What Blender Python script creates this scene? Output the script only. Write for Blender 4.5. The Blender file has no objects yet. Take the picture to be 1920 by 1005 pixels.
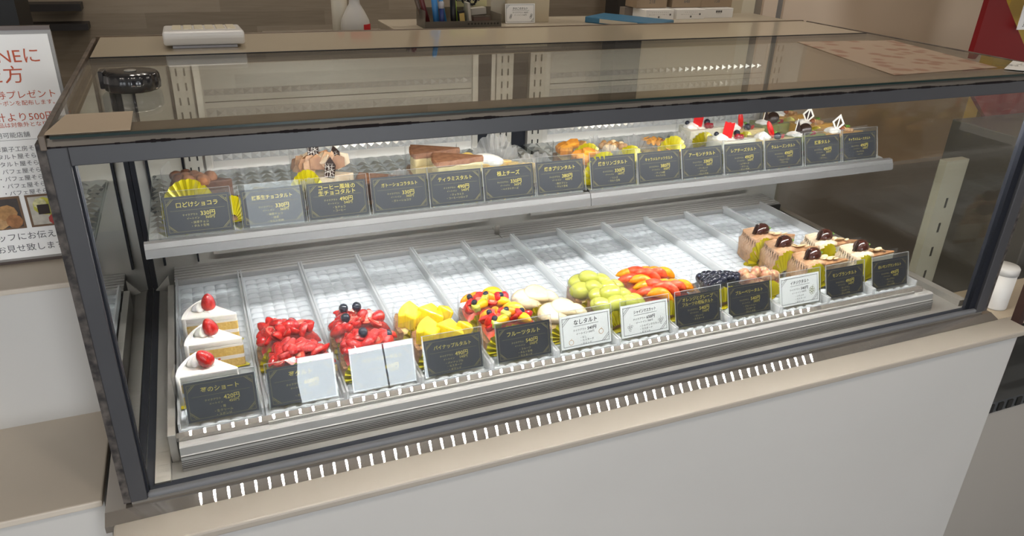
import bpy, math, random
from mathutils import Matrix, Vector
PI = math.pi
sc = bpy.context.scene
COL = sc.collection
random.seed(7)

# ------------------------------------------------------------------ camera, world, lights, exposure
cam_d = bpy.data.cameras.new('camera')
cam = bpy.data.objects.new('camera', cam_d); COL.objects.link(cam)
cam.location = (0.1447, -0.8209, 0.6694)
cam.rotation_euler = (1.1268, -0.0323, -0.3905)
cam_d.sensor_width = 36.0
cam_d.lens = 1400.2 / 1920 * 36.0
cam_d.clip_start = 0.02
sc.camera = cam

w = bpy.data.worlds.new('world'); sc.world = w; w.use_nodes = True
w.node_tree.nodes['Background'].inputs[0].default_value = (1.0, 0.90, 0.78, 1)
w.node_tree.nodes['Background'].inputs[1].default_value = 0.36

sc.view_settings.view_transform = 'Standard'
sc.view_settings.look = 'None'
sc.view_settings.gamma = 1.0
sc.view_settings.use_curve_mapping = False
sc.view_settings.exposure = 0.6
sc.cycles.use_denoising = True
sc.cycles.max_bounces = 10
sc.cycles.transparent_max_bounces = 32
sc.cycles.glossy_bounces = 6
sc.cycles.sample_clamp_indirect = 6.0
sc.cycles.caustics_reflective = False
sc.cycles.caustics_refractive = False

# ------------------------------------------------------------------ materials
MATS = {}
def mat(name, col, rough=0.5, metal=0.0, noise=0.0, nscale=40, bump=0.0, bscale=80, coat=0.0, col2=None, spec=0.5, emit=0.0, aniso=None, sss=0.0):
    if name in MATS: return MATS[name]
    m = bpy.data.materials.new(name); m.use_nodes = True
    nt = m.node_tree; b = nt.nodes['Principled BSDF']
    b.inputs['Base Color'].default_value = (*col, 1)
    b.inputs['Roughness'].default_value = rough
    b.inputs['Metallic'].default_value = metal
    b.inputs['Specular IOR Level'].default_value = spec
    if coat:
        b.inputs['Coat Weight'].default_value = coat; b.inputs['Coat Roughness'].default_value = 0.06
    if sss:
        b.inputs['Subsurface Weight'].default_value = sss; b.inputs['Subsurface Radius'].default_value = (.01, .008, .004)
    if emit:
        b.inputs['Emission Color'].default_value = (*col, 1); b.inputs['Emission Strength'].default_value = emit
    tc = nt.nodes.new('ShaderNodeTexCoord')
    vec = tc.outputs['Object']
    if aniso:
        mp = nt.nodes.new('ShaderNodeMapping'); mp.inputs['Scale'].default_value = aniso
        nt.links.new(vec, mp.inputs[0]); vec = mp.outputs[0]
    if noise or col2:
        n = nt.nodes.new('ShaderNodeTexNoise'); n.inputs['Scale'].default_value = nscale; n.inputs['Detail'].default_value = 4
        nt.links.new(vec, n.inputs['Vector'])
        r = nt.nodes.new('ShaderNodeValToRGB')
        c2 = col2 if col2 else tuple(c * (1 - noise) for c in col)
        r.color_ramp.elements[0].position = 0.38; r.color_ramp.elements[1].position = 0.62
        r.color_ramp.elements[0].color = (*c2, 1); r.color_ramp.elements[1].color = (*col, 1)
        nt.links.new(n.outputs['Fac'], r.inputs[0]); nt.links.new(r.outputs[0], b.inputs['Base Color'])
    if bump:
        n = nt.nodes.new('ShaderNodeTexNoise'); n.inputs['Scale'].default_value = bscale; n.inputs['Detail'].default_value = 3
        nt.links.new(vec, n.inputs['Vector'])
        bp = nt.nodes.new('ShaderNodeBump'); bp.inputs['Strength'].default_value = bump; bp.inputs['Distance'].default_value = 0.002
        nt.links.new(n.outputs['Fac'], bp.inputs['Height']); nt.links.new(bp.outputs[0], b.inputs['Normal'])
    MATS[name] = m
    return m

def clear(name, tint=(1, 1, 1), ior=1.45, rough=0.0, haze=0.0, hazecol=(.9, .9, .9)):
    """a thin transparent sheet: straight-through transmission plus Fresnel reflection (and a little haze)"""
    if name in MATS: return MATS[name]
    m = bpy.data.materials.new(name); m.use_nodes = True
    nt = m.node_tree; nt.nodes.clear()
    out = nt.nodes.new('ShaderNodeOutputMaterial')
    t = nt.nodes.new('ShaderNodeBsdfTransparent'); t.inputs[0].default_value = (*tint, 1)
    g = nt.nodes.new('ShaderNodeBsdfGlossy'); g.inputs['Roughness'].default_value = rough
    fr = nt.nodes.new('ShaderNodeFresnel')
    ge = nt.nodes.new('ShaderNodeNewGeometry'); io = nt.nodes.new('ShaderNodeMapRange')   # same index seen from either face of the thin sheet
    io.inputs['To Min'].default_value = ior; io.inputs['To Max'].default_value = 1 / ior
    nt.links.new(ge.outputs['Backfacing'], io.inputs['Value']); nt.links.new(io.outputs[0], fr.inputs[0])
    mx = nt.nodes.new('ShaderNodeMixShader')
    nt.links.new(fr.outputs[0], mx.inputs[0]); nt.links.new(t.outputs[0], mx.inputs[1]); nt.links.new(g.outputs[0], mx.inputs[2])
    last = mx
    if haze:
        d = nt.nodes.new('ShaderNodeBsdfDiffuse'); d.inputs[0].default_value = (*hazecol, 1)
        if haze > .25:      # milky plastic also lets scattered light through
            tl = nt.nodes.new('ShaderNodeBsdfTranslucent'); tl.inputs[0].default_value = (*hazecol, 1)
            dm_ = nt.nodes.new('ShaderNodeMixShader'); dm_.inputs[0].default_value = .5
            nt.links.new(d.outputs[0], dm_.inputs[1]); nt.links.new(tl.outputs[0], dm_.inputs[2]); d = dm_
        m2 = nt.nodes.new('ShaderNodeMixShader'); m2.inputs[0].default_value = haze
        nt.links.new(mx.outputs[0], m2.inputs[1]); nt.links.new(d.outputs[0], m2.inputs[2]); last = m2
    nt.links.new(last.outputs[0], out.inputs[0])
    MATS[name] = m
    return m

def glow(name, col, strength):
    if name in MATS: return MATS[name]
    m = bpy.data.materials.new(name); m.use_nodes = True
    nt = m.node_tree; nt.nodes.clear()
    o = nt.nodes.new('ShaderNodeOutputMaterial'); e = nt.nodes.new('ShaderNodeEmission')
    e.inputs[0].default_value = (*col, 1); e.inputs[1].default_value = strength
    nt.links.new(e.outputs[0], o.inputs[0]); MATS[name] = m
    return m

def polish(name):
    m = bpy.data.materials.new(name); m.use_nodes = True; nt = m.node_tree; nt.nodes.clear()
    o = nt.nodes.new('ShaderNodeOutputMaterial'); g = nt.nodes.new('ShaderNodeBsdfAnisotropic'); d = nt.nodes.new('ShaderNodeBsdfDiffuse'); mx = nt.nodes.new('ShaderNodeMixShader')
    g.distribution = 'BECKMANN'; g.inputs['Color'].default_value = (.62, .58, .54, 1); g.inputs['Roughness'].default_value = .055; g.inputs['Anisotropy'].default_value = .8
    tv = nt.nodes.new('ShaderNodeCombineXYZ'); tv.inputs[0].default_value = 1.0; nt.links.new(tv.outputs[0], g.inputs['Tangent'])
    d.inputs[0].default_value = (.34, .31, .28, 1); mx.inputs[0].default_value = .62
    nt.links.new(d.outputs[0], mx.inputs[1]); nt.links.new(g.outputs[0], mx.inputs[2]); nt.links.new(mx.outputs[0], o.inputs[0])
    return m
def prism(name):
    m = mat(name, (.86, .88, .88), .05, .72); nt = m.node_tree
    b = nt.nodes['Principled BSDF']; out = nt.nodes['Material Output']
    t = nt.nodes.new('ShaderNodeBsdfTransparent'); t.inputs[0].default_value = (.95, .96, .96, 1)
    mx = nt.nodes.new('ShaderNodeMixShader'); mx.inputs[0].default_value = .60
    nt.links.new(t.outputs[0], mx.inputs[1]); nt.links.new(b.outputs[0], mx.inputs[2]); nt.links.new(mx.outputs[0], out.inputs[0])
    return m
GREY = mat('grey_painted_metal', (.066, .067, .075), .42, noise=.12, nscale=6)
DARK = mat('dark_gasket', (.018, .02, .027), .55, spec=.15)
STEEL = mat('brushed_steel', (.52, .49, .45), .34, .6, bump=.25, bscale=30, aniso=(.3, 6, 6))
STEELX = mat('satin_steel', (.36, .34, .31), .42, .5, noise=.15, nscale=5)
POLISH = polish('polished_sill')
ALU = mat('ribbed_aluminium', (.40, .385, .365), .5, .25)
WALU = mat('pale_aluminium', (.62, .60, .56), .4, .6)
MIRROR = mat('mirror', (.74, .76, .76), .03, 1.0)
MIRRORL = mat('side_mirror_glass', (.88, .89, .87), .012, 1.0, noise=.08, nscale=8)
GLASS = clear('clear_glass', (.97, .98, .98), 1.38)
TOPGLASS = clear('top_glass', (.90, .87, .80), 1.85, haze=.02, hazecol=(.7, .68, .62))
SIDEGLASS = clear('dim_side_glass', (.92, .90, .85), 1.5)
ACRYL = clear('clear_acrylic', (.975, .985, .985), 1.45, haze=.008)
EDGEHILITE = clear('edge_highlight_acrylic', (.95, .96, .96), 1.49, haze=.30, hazecol=(.9, .9, .9))  # whitened to paint the highlight along the stand's edges
FILM = clear('clear_film', (.97, .97, .97), 1.5, rough=.06, haze=.045)
PLEATFILM = clear('pleated_film', (.95, .95, .95), 1.6, rough=.1, haze=.28)  # sheet laid on the glass to imitate the sign's reflection
EDGEGLASS = mat('glass_edge', (.012, .028, .026), .3, spec=.3)
BEIGE = mat('beige_laminate', (.46, .40, .31), .32, noise=.05, nscale=3, spec=.4)
LEDGE = mat('cream_ledge', (.47, .42, .355), .45, noise=.04, nscale=4)
LEDGE_LIT = mat('cream_ledge_lit', (.66, .59, .50), .45, noise=.04, nscale=4)  # same cream as the case ledge, lightened to imitate stronger light there
WHITEP = mat('white_panel', (.64, .625, .60), .42, noise=.03, nscale=3)
GRIME = mat('black_grime', (.018, .015, .016), .7, col2=(.11, .095, .085), nscale=70)
LANE = mat('lane_acrylic', (.53, .56, .59), .10, spec=.5)
LANEWALL = clear('lane_wall_acrylic', (.97, .98, .98), 1.49, haze=.42, hazecol=(.95, .96, .97))
PRISM = prism('prism_acrylic')
LEDW = glow('led_diode', (1.0, .98, .95), 720)
LEDT = glow('led_tape', (1.0, .97, .93), .7)
LEDS = glow('shelf_led_diode', (1.0, .98, .95), 300)
LEDT2 = glow('shelf_led_tape', (1.0, .97, .93), .7)
SLOT = mat('slot_black', (.02, .02, .02), .6)
PAPERW = mat('white_card', (.93, .925, .91), .5)
CARDK = mat('black_card', (.014, .016, .024), .45)
GOLD = mat('gold_ink', (.48, .385, .07), .45)
GOLDD = mat('dull_gold_ink', (.17, .14, .05), .5)
INK = mat('black_ink', (.03, .03, .035), .6)
# pastry
CRUST = mat('baked_crust', (.42, .22, .09), .7, col2=(.25, .12, .045), nscale=120, bump=.6, bscale=220)
CREAM = mat('whipped_cream', (.93, .90, .85), .5, sss=.1)
CUSTARD = mat('custard', (.80, .62, .26), .45)
SPONGE = mat('sponge', (.86, .60, .17), .8, col2=(.74, .48, .11), nscale=200, bump=.5, bscale=300)
STRAW = mat('strawberry_red', (.62, .018, .012), .16, col2=(.40, .008, .010), nscale=160, bump=.4, bscale=420, coat=.6)
STRAWCUT = mat('strawberry_cut', (.72, .10, .06), .2, col2=(.55, .025, .018), nscale=70, coat=.5)
STRAWCORE = mat('strawberry_core', (.74, .30, .22), .25, coat=.5)
DKRED = mat('raspberry_red', (.30, .006, .02), .25, bump=.8, bscale=500, coat=.3)
BLUEB = mat('blueberry', (.006, .007, .016), .2, col2=(.014, .017, .034), nscale=60, coat=.3)
PINE = mat('pineapple_yellow', (.90, .70, .02), .25, col2=(.84, .56, .02), nscale=60, bump=.35, bscale=160, aniso=(3, 3, .6), coat=.4)
ORANGE = mat('orange_segment', (.92, .34, .008), .2, col2=(.85, .22, .006), nscale=90, bump=.4, bscale=260, coat=.5)
GRAPEF = mat('grapefruit_segment', (.80, .10, .03), .2, col2=(.62, .045, .015), nscale=90, bump=.4, bscale=260, coat=.5)
MANGO = mat('mango', (.95, .48, .01), .2, coat=.5, bump=.2, bscale=150)
KIWI = mat('kiwi_green', (.52, .55, .10), .22, col2=(.36, .42, .05), nscale=120, coat=.4)
PEAR = mat('pear_slice', (.84, .72, .50), .25, col2=(.78, .62, .38), nscale=30, coat=.4)
GRAPE = mat('green_grape', (.46, .475, .085), .14, col2=(.41, .435, .07), nscale=25, coat=.6, sss=.15)
FIGP = mat('fig_flesh', (.36, .12, .07), .3, col2=(.60, .38, .20), nscale=130, bump=.5, bscale=260, coat=.3)
FIGS = mat('fig_skin_edge', (.80, .62, .42), .4)
FOIL = mat('gold_foil', (.58, .50, .014), .24, .35, spec=.8)
BROWNC = mat('chestnut_cream', (.52, .32, .19), .55, col2=(.38, .20, .09), nscale=80, bump=.4, bscale=160)
POWD = mat('tan_powder', (.42, .19, .07), .8, col2=(.55, .30, .13), nscale=90, bump=.5, bscale=200)
TANC = mat('tan_sponge', (.62, .44, .27), .7, col2=(.50, .32, .18), nscale=110, bump=.5, bscale=260)
PALEC = mat('pale_chestnut_cream', (.78, .64, .46), .55, col2=(.68, .50, .32), nscale=80, bump=.4, bscale=160)
CHEST = mat('chestnut_glaze', (.045, .012, .008), .14, coat=.7)
COCOA = mat('cocoa_powder', (.22, .085, .035), .85, col2=(.30, .13, .06), nscale=90, bump=.6, bscale=200)
CHOC = mat('dark_chocolate', (.028, .014, .010), .3, coat=.2)
CHOCB = mat('milk_chocolate_cream', (.14, .06, .032), .5, col2=(.09, .036, .02), nscale=80, bump=.5, bscale=140)
WCHOC = mat('white_chocolate', (.82, .78, .70), .4)
REDCH = mat('red_chocolate', (.62, .012, .014), .35)
NUT = mat('toasted_nut', (.56, .32, .12), .5, col2=(.40, .19, .06), nscale=70, bump=.4, bscale=200)
ALMOND = mat('almond_slice', (.82, .62, .36), .5)
LEAF = mat('mint_leaf', (.16, .34, .05), .5)
MATCHA = mat('matcha_mousse', (.25, .27, .07), .55)
MOUSSEY = mat('caramel_mousse', (.74, .40, .065), .4)
MOUSSEW = mat('cheese_mousse', (.86, .82, .68), .4)
MOUSSEP = mat('rum_mousse', (.84, .68, .33), .4)
CHEESE = mat('baked_cheese', (.90, .66, .16), .45, col2=(.84, .52, .10), nscale=40)

# ------------------------------------------------------------------ mesh helpers
class G:
    def __init__(s): s.v = []; s.f = []; s.sm = []; s.mi = []; s.cur = 0
    def add(s, vs, fs, m=None, smooth=False):
        b = len(s.v)
        if m is not None: vs = [m @ Vector(v) for v in vs]
        s.v += [tuple(v) for v in vs]
        for f in fs: s.f.append([i + b for i in f]); s.sm.append(smooth); s.mi.append(s.cur)
        return s
    def box(s, x0, x1, y0, y1, z0, z1, m=None):
        v = [(x0, y0, z0), (x1, y0, z0), (x1, y1, z0), (x0, y1, z0), (x0, y0, z1), (x1, y0, z1), (x1, y1, z1), (x0, y1, z1)]
        f = [(0, 3, 2, 1), (4, 5, 6, 7), (0, 1, 5, 4), (1, 2, 6, 5), (2, 3, 7, 6), (3, 0, 4, 7)]
        return s.add(v, f, m)
    def prism(s, poly, z0, z1, m=None, smooth=False):
        n = len(poly)
        v = [(x, y, z0) for x, y in poly] + [(x, y, z1) for x, y in poly]
        f = [list(range(n))[::-1], list(range(n, 2 * n))]
        s.add(v, f, m); b = len(s.v) - 2 * n
        for i in range(n):
            j = (i + 1) % n
            s.f.append([b + i, b + j, b + n + j, b + n + i]); s.sm.append(smooth); s.mi.append(s.cur)
        return s
    def lathe(s, prof, n=16, m=None, smooth=True, lobe=None):
        v = []; f = []
        for (r, z) in prof:
            for k in range(n):
                a = 2 * PI * k / n
                rr = r * (lobe(a, z) if lobe else 1)
                v.append((rr * math.cos(a), rr * math.sin(a), z))
        for i in range(len(prof) - 1):
            for k in range(n):
                k2 = (k + 1) % n
                f.append((i * n + k, i * n + k2, (i + 1) * n + k2, (i + 1) * n + k))
        f.append(tuple(range(n))[::-1]); f.append(tuple(range((len(prof) - 1) * n, len(prof) * n)))
        return s.add(v, f, m, smooth)
    def ell(s, rx, ry, rz, m=None, nu=14, nv=8, bend=0.0, low=-1.0):
        prof = []
        v = []; f = []
        for i in range(nv + 1):
            t = -PI / 2 + PI * i / nv
            for k in range(nu):
                a = 2 * PI * k / nu
                x = rx * math.cos(t) * math.cos(a); y = ry * math.cos(t) * math.sin(a); z = rz * max(low, math.sin(t))
                z -= bend * x * x
                v.append((x, y, z))
        for i in range(nv):
            for k in range(nu):
                k2 = (k + 1) % nu
                f.append((i * nu + k, i * nu + k2, (i + 1) * nu + k2, (i + 1) * nu + k))
        return s.add(v, f, m, True)
    def tube(s, pts, r, n=6, m=None):
        pts = [Vector(p) for p in pts]; v = []; f = []
        for i, p in enumerate(pts):
            d = (pts[min(i + 1, len(pts) - 1)] - pts[max(i - 1, 0)]).normalized()
            up = Vector((0, 0, 1)) if abs(d.z) < .9 else Vector((1, 0, 0))
            a = d.cross(up).normalized(); b = a.cross(d).normalized()
            for k in range(n):
                t = 2 * PI * k / n; q = p + r * (math.cos(t) * a + math.sin(t) * b); v.append(tuple(q))
        for i in range(len(pts) - 1):
            for k in range(n):
                k2 = (k + 1) % n; f.append((i * n + k, i * n + k2, (i + 1) * n + k2, (i + 1) * n + k))
        f.append(tuple(range(n))); f.append(tuple(range((len(pts) - 1) * n, len(pts) * n))[::-1])
        return s.add(v, f, m, True)
    def mesh(s, name, mats):
        me = bpy.data.meshes.new(name); me.from_pydata(s.v, [], s.f); me.update()
        me.polygons.foreach_set('use_smooth', s.sm)
        for mm in (mats if isinstance(mats, (list, tuple)) else [mats]): me.materials.append(mm)
        me.polygons.foreach_set('material_index', s.mi); me.update()
        return me
    def obj(s, name, mats, parent=None, loc=(0, 0, 0), rot=(0, 0, 0), bevel=0.0, seg=2, label=None, kind=None):
        o = bpy.data.objects.new(name, s.mesh(name, mats)); COL.objects.link(o)
        o.parent = parent; o.location = loc; o.rotation_euler = rot
        if bevel:
            b = o.modifiers.new('bevel', 'BEVEL'); b.width = bevel; b.segments = seg; b.limit_method = 'ANGLE'; b.angle_limit = math.radians(40)
        if label: o['label'] = label
        if kind: o['kind'] = kind
        return o

def T(x=0, y=0, z=0, rx=0, ry=0, rz=0, s=None):
    m = Matrix.Translation((x, y, z)) @ Matrix.Rotation(rz, 4, 'Z') @ Matrix.Rotation(ry, 4, 'Y') @ Matrix.Rotation(rx, 4, 'X')
    if s is not None: m = m @ Matrix.Diagonal((*((s, s, s) if not isinstance(s, tuple) else s), 1))
    return m
def B(x0, x1, y0, y1, z0, z1): return G().box(x0, x1, y0, y1, z0, z1)

def thing(name, label, cat, loc=(0, 0, 0), rz=0.0, group=None):
    o = bpy.data.objects.new(name, None); COL.objects.link(o); o.empty_display_size = .02
    o.location = loc; o.rotation_euler = (0, 0, rz)
    o['label'] = label; o['category'] = cat
    if group: o['group'] = group
    return o
def tag(o, label, cat, group=None):
    o['label'] = label; o['category'] = cat
    if group: o['group'] = group
    return o
def struct(o): o['kind'] = 'structure'; return o

def dup(root, loc, rz=None, label=None, group=None):
    r = root.copy(); COL.objects.link(r); r.location = loc
    if rz is not None: r.rotation_euler = (0, 0, rz)
    if label: r['label'] = label
    if group: r['group'] = group
    for ch in list(root.children):
        c = ch.copy(); COL.objects.link(c); c.parent = r
        for g in list(ch.children):
            d = g.copy(); COL.objects.link(d); d.parent = c
    return r

# text -> flat mesh in the local XZ plane (facing -Y)
_tc = {}
def text_geo(s, size, align='LEFT', fit=None, shear=0.0, thick=0.0):
    key = (s, round(size, 5), align, fit, shear, thick)
    if key in _tc: return _tc[key]
    c = bpy.data.curves.new('text', 'FONT'); c.body = s; c.size = size; c.align_x = align; c.resolution_u = 2
    c.shear = shear; c.offset = thick
    o = bpy.data.objects.new('text', c); COL.objects.link(o)
    me = bpy.data.meshes.new_from_object(o.evaluated_get(bpy.context.evaluated_depsgraph_get()))
    vs = [v.co.copy() for v in me.vertices]; fs = [list(p.vertices) for p in me.polygons]
    bpy.data.objects.remove(o); bpy.data.curves.remove(c); bpy.data.meshes.remove(me)
    if fit and vs:
        x0 = min(v.x for v in vs); x1 = max(v.x for v in vs); wd = x1 - x0
        if wd > fit: vs = [Vector((v.x * fit / wd, v.y * (0.35 + .65 * fit / wd), 0)) for v in vs]
    _tc[key] = (vs, fs)
    return vs, fs
def put_text(g, s, size, x, z, align='LEFT', fit=None, y=0.0, shear=0.0, m=None, rot=0.0, thick=0.0):
    vs, fs = text_geo(s, size, align, fit, shear, thick)
    cr, sr = math.cos(rot), math.sin(rot)
    P = [Vector((x + v.x * cr - v.y * sr, y, z + v.x * sr + v.y * cr)) for v in vs]
    g.add(P, fs, m)
    return g
def bar(g, x0, x1, z0, z1, y, m=None):
    g.add([(x0, y, z0), (x1, y, z0), (x1, y, z1), (x0, y, z1)], [(0, 1, 2, 3)], m); return g
def stroke(g, x0, z0, x1, z1, wd, y, m=None):
    d = Vector((x1 - x0, z1 - z0)); n = Vector((-d.y, d.x)).normalized() * wd / 2
    g.add([(x0 - n.x, y, z0 - n.y), (x1 - n.x, y, z1 - n.y), (x1 + n.x, y, z1 + n.y), (x0 + n.x, y, z0 + n.y)], [(0, 1, 2, 3)], m); return g
def ring(g, cx, cz, r, wd, y, m=None, n=18, sx=1.0):
    v = []; f = []
    for k in range(n):
        a = 2 * PI * k / n
        for rr in (r - wd / 2, r + wd / 2): v.append((cx + sx * rr * math.cos(a), y, cz + rr * math.sin(a)))
    for k in range(n):
        k2 = (k + 1) % n; f.append((2 * k, 2 * k2, 2 * k2 + 1, 2 * k + 1))
    g.add(v, f, m); return g
def disc(g, cx, cz, r, y, m=None, n=18):
    g.add([(cx + r * math.cos(2 * PI * k / n), y, cz + r * math.sin(2 * PI * k / n)) for k in range(n)], [tuple(range(n))], m); return g

# ------------------------------------------------------------------ shop shell
struct(B(-3, 6, -3.4, 3.2, -.90, -.85).obj('floor', mat('floor_vinyl', (.16, .145, .13), .4, noise=.2, nscale=4)))
struct(B(-3, 6, -3.4, 3.2, 1.75, 1.80).obj('ceiling', mat('ceiling_white', (.55, .52, .47), .8)))

def plank_wall():
    m = bpy.data.materials.new('grey_brown_planks'); m.use_nodes = True; nt = m.node_tree; b = nt.nodes['Principled BSDF']
    tc = nt.nodes.new('ShaderNodeTexCoord'); sep = nt.nodes.new('ShaderNodeSeparateXYZ'); nt.links.new(tc.outputs['Object'], sep.inputs[0])
    def mth(op, a, v=None):
        n = nt.nodes.new('ShaderNodeMath'); n.operation = op
        nt.links.new(a, n.inputs[0])
        if v is not None: n.inputs[1].default_value = v
        return n.outputs[0]
    row = mth('FLOOR', mth('DIVIDE', sep.outputs['Z'], .052))
    off = mth('MULTIPLY', row, .37)
    a = nt.nodes.new('ShaderNodeMath'); nt.links.new(sep.outputs['X'], a.inputs[0]); nt.links.new(off, a.inputs[1])
    colx = mth('FLOOR', mth('DIVIDE', a.outputs[0], .62))
    cmb = nt.nodes.new('ShaderNodeCombineXYZ'); nt.links.new(colx, cmb.inputs[0]); nt.links.new(row, cmb.inputs[1])
    wn = nt.nodes.new('ShaderNodeTexWhiteNoise'); wn.noise_dimensions = '2D'; nt.links.new(cmb.outputs[0], wn.inputs['Vector'])
    mp = nt.nodes.new('ShaderNodeMapping'); mp.inputs['Scale'].default_value = (3, 3, 40); nt.links.new(tc.outputs['Object'], mp.inputs[0])
    ns = nt.nodes.new('ShaderNodeTexNoise'); ns.inputs['Scale'].default_value = 3; ns.inputs['Detail'].default_value = 5; nt.links.new(mp.outputs[0], ns.inputs['Vector'])
    ad = nt.nodes.new('ShaderNodeMath'); ad.operation = 'MULTIPLY_ADD'; nt.links.new(ns.outputs['Fac'], ad.inputs[0]); ad.inputs[1].default_value = .5
    hf = mth('MULTIPLY', wn.outputs['Value'], .6); nt.links.new(hf, ad.inputs[2])
    r = nt.nodes.new('ShaderNodeValToRGB'); r.color_ramp.elements[0].position = .15; r.color_ramp.elements[1].position = .85
    r.color_ramp.elements[0].color = (.22, .18, .135, 1); r.color_ramp.elements[1].color = (.38, .32, .25, 1)
    nt.links.new(ad.outputs[0], r.inputs[0]); nt.links.new(r.outputs[0], b.inputs['Base Color']); b.inputs['Roughness'].default_value = .7
    return m
struct(B(-3, 1.99, 2.2, 2.3, -.85, 1.75).obj('wall_back', plank_wall()))
WALLB = mat('beige_wall', (.74, .585, .44), .8, noise=.05, nscale=2)
struct(B(2.03, 6.0, 1.30, 1.40, -.85, 1.75).obj('wall_right', WALLB))
struct(B(1.73, 1.8535, 1.895, 2.0, -.85, 1.75).obj('doorway_shade_block', mat('doorway_shade', (.035, .03, .028), .8)))  # near-black block painted for the shade inside the doorway opening
struct(B(1.853, 1.905, 1.30, 1.9, -.85, 1.75).obj('trim_2', mat('cream_jamb', (.66, .57, .41), .7)))
struct(B(1.905, 1.942, 1.31, 1.9, -.85, 1.75).obj('trim_3', mat('brown_jamb', (.27, .22, .17), .7)))
struct(B(1.942, 2.000, 1.30, 1.9, -.85, 1.75).obj('trim_4', WALLB))
struct(B(2.000, 2.03, 1.31, 1.9, -.85, 1.75).obj('trim_5', mat('grey_jamb', (.24, .22, .20), .7)))
struct(B(2.03, 6.0, 1.26, 1.30, -.85, -.20).obj('baseboard_right', mat('dark_wainscot', (.48, .45, .44), .6)))

# shop front behind the viewer: windows, and ceiling lamps added for ambient light
struct(B(-3, 6, -3.45, -3.4, -.85, 1.75).obj('wall_front', mat('front_wall', (.10, .095, .09), .8)))
arch = [(.52, -.45), (1.22, -.45), (1.22, .62), (1.10, .76), (.90, .80), (.72, .74), (.58, .60), (.49, .40), (.45, .12), (.47, -.20)]
struct(B(-2.3, -.75, -3.398, -3.39, -.45, 1.2).obj('added_fill_window', glow('added_window_glow', (.90, .95, 1.0), 2.4)))  # unseen pane added to brighten the left counter and front panel
wo = struct(G().prism(arch, 0, .008, T(0, -3.39, 0, PI / 2)).obj('window_1', glow('daylight_door_glass', (.92, .96, 1.0), 10.0)))
B(.965, .972, -3.3895, -3.37, -.45, .80).obj('mullion', DARK, wo)
struct(B(.33, .66, -3.398, -3.39, .95, 1.40).obj('window_2', glow('transom_glass', (.93, .96, 1.0), 2.2)))
lamps = [(-.5, -1.3), (.9, -1.3), (2.3, -1.3), (.2, 1.3), (1.4, 1.0)]  # unseen lamps, added to lift the ambient light of the room
for i, (lx, ly) in enumerate(lamps):
    pl = thing('added_ceiling_lamp', 'unseen round ceiling lamp added to raise the room light', 'ceiling lamp', (lx, ly, 1.75), 0, 'unseen ceiling lamps added for room light')
    G().lathe([(.10, -.012), (.12, -.012), (.12, 0)], 24).obj('lamp_ring', WALU, pl)
    G().lathe([(.099, -.014), (.099, -.004)], 24).obj('lamp_diffuser', glow('added_lamp_glow', (1, .90, .78), 44), pl)

# ------------------------------------------------------------------ counter under the case
W, H, TZ, BY = 1.5, .4485, .46, .62
ct = thing('sales_counter', 'long white front counter with cream ledge carrying the glass pastry case', 'counter', (.75, .3, -.85))
o = G()
o.box(-.02, 1.535, -.055, -.035, -.85, -.022)
p_ = o.obj('front_panel', WHITEP, ct, (-.75, -.3, .85), bevel=.002)
G().box(-.02, 1.54, -.07, -.0195, -.022, -.010).obj('ledge', LEDGE, ct, (-.75, -.3, .85), bevel=.003)
G().box(-.02, 1.535, -.035, .62, -.85, -.022).obj('carcass', WHITEP, ct, (-.75, -.3, .85))

# ------------------------------------------------------------------ display case
dc = thing('display_case', 'long refrigerated glass pastry display case with grey metal frame', 'display case', (.75, .31, 0))
OFF = (-.75, -.31, 0)
def dpart(g, name, mats, bevel=0.0, **k): return g.obj(name, mats, dc, OFF, bevel=bevel, **k)
g = G(); pr = [(-.019, -.022), (-.019, -.0125), (-.001, -.0055), (.62, -.0055), (.62, -.022)]; k = len(pr)
v = [(x, y, z) for x in (-.03, 1.52) for y, z in pr]
g.add(v, [tuple(range(k)), tuple(range(k, 2 * k))[::-1]] + [(i, i + k, (i + 1) % k + k, (i + 1) % k) for i in range(k)])
dpart(g, 'steel_plinth', POLISH, .0006)
dpart(B(-.0, 1.50, .004, .62, -.0055, .0), 'floor_pan', STEELX)
# front frame
dpart(B(0, .019, 0, .02, 0, H), 'corner_post', GREY, .0015)
dpart(B(1.476, 1.5, 0, .02, 0, H), 'corner_post', GREY, .0015)
dpart(B(.019, 1.476, 0, .018, .4285, H), 'top_rail', GREY, .001)
dpart(B(.019, 1.476, -.001, .0085, .0005, .0085), 'bottom_rail', mat('grey_rail_paint', (.17, .175, .19), .42), .0035, seg=4)
dpart(B(.019, 1.476, .0088, .0225, .0002, .003), 'bottom_gasket', DARK)
dpart(B(1.460, 1.476, .006, .02, .004, .4285), 'post_gasket', DARK)
dpart(B(.019, .0215, .004, .02, .004, .4285), 'post_gasket', DARK)
dpart(B(.0215, 1.460, .010, .0135, .0032, .4285), 'front_glass', GLASS)
# dark outer edges of the frame with worn grime
dpart(B(-.008, 0, .001, .02, .0, H + .004), 'grimy_edge_seal', GRIME)
dpart(B(1.5, 1.507, .001, .02, .0, H + .004), 'grimy_edge_seal', GRIME)
g = G()
n = 320; hh = .5
for i in range(n):
    x0 = 1.5 * i / n; x1 = 1.5 * (i + 1) / n
    hh = min(1, max(0, hh + random.uniform(-.45, .45)))
    g.box(x0, x1, -.0006, .002, H - .0004 - .0012 * hh, H + .0005 + .0014 * hh)
dpart(g, 'grimy_joint', mat('black_joint_grime', (.014, .011, .012), .8, spec=.1))
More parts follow.
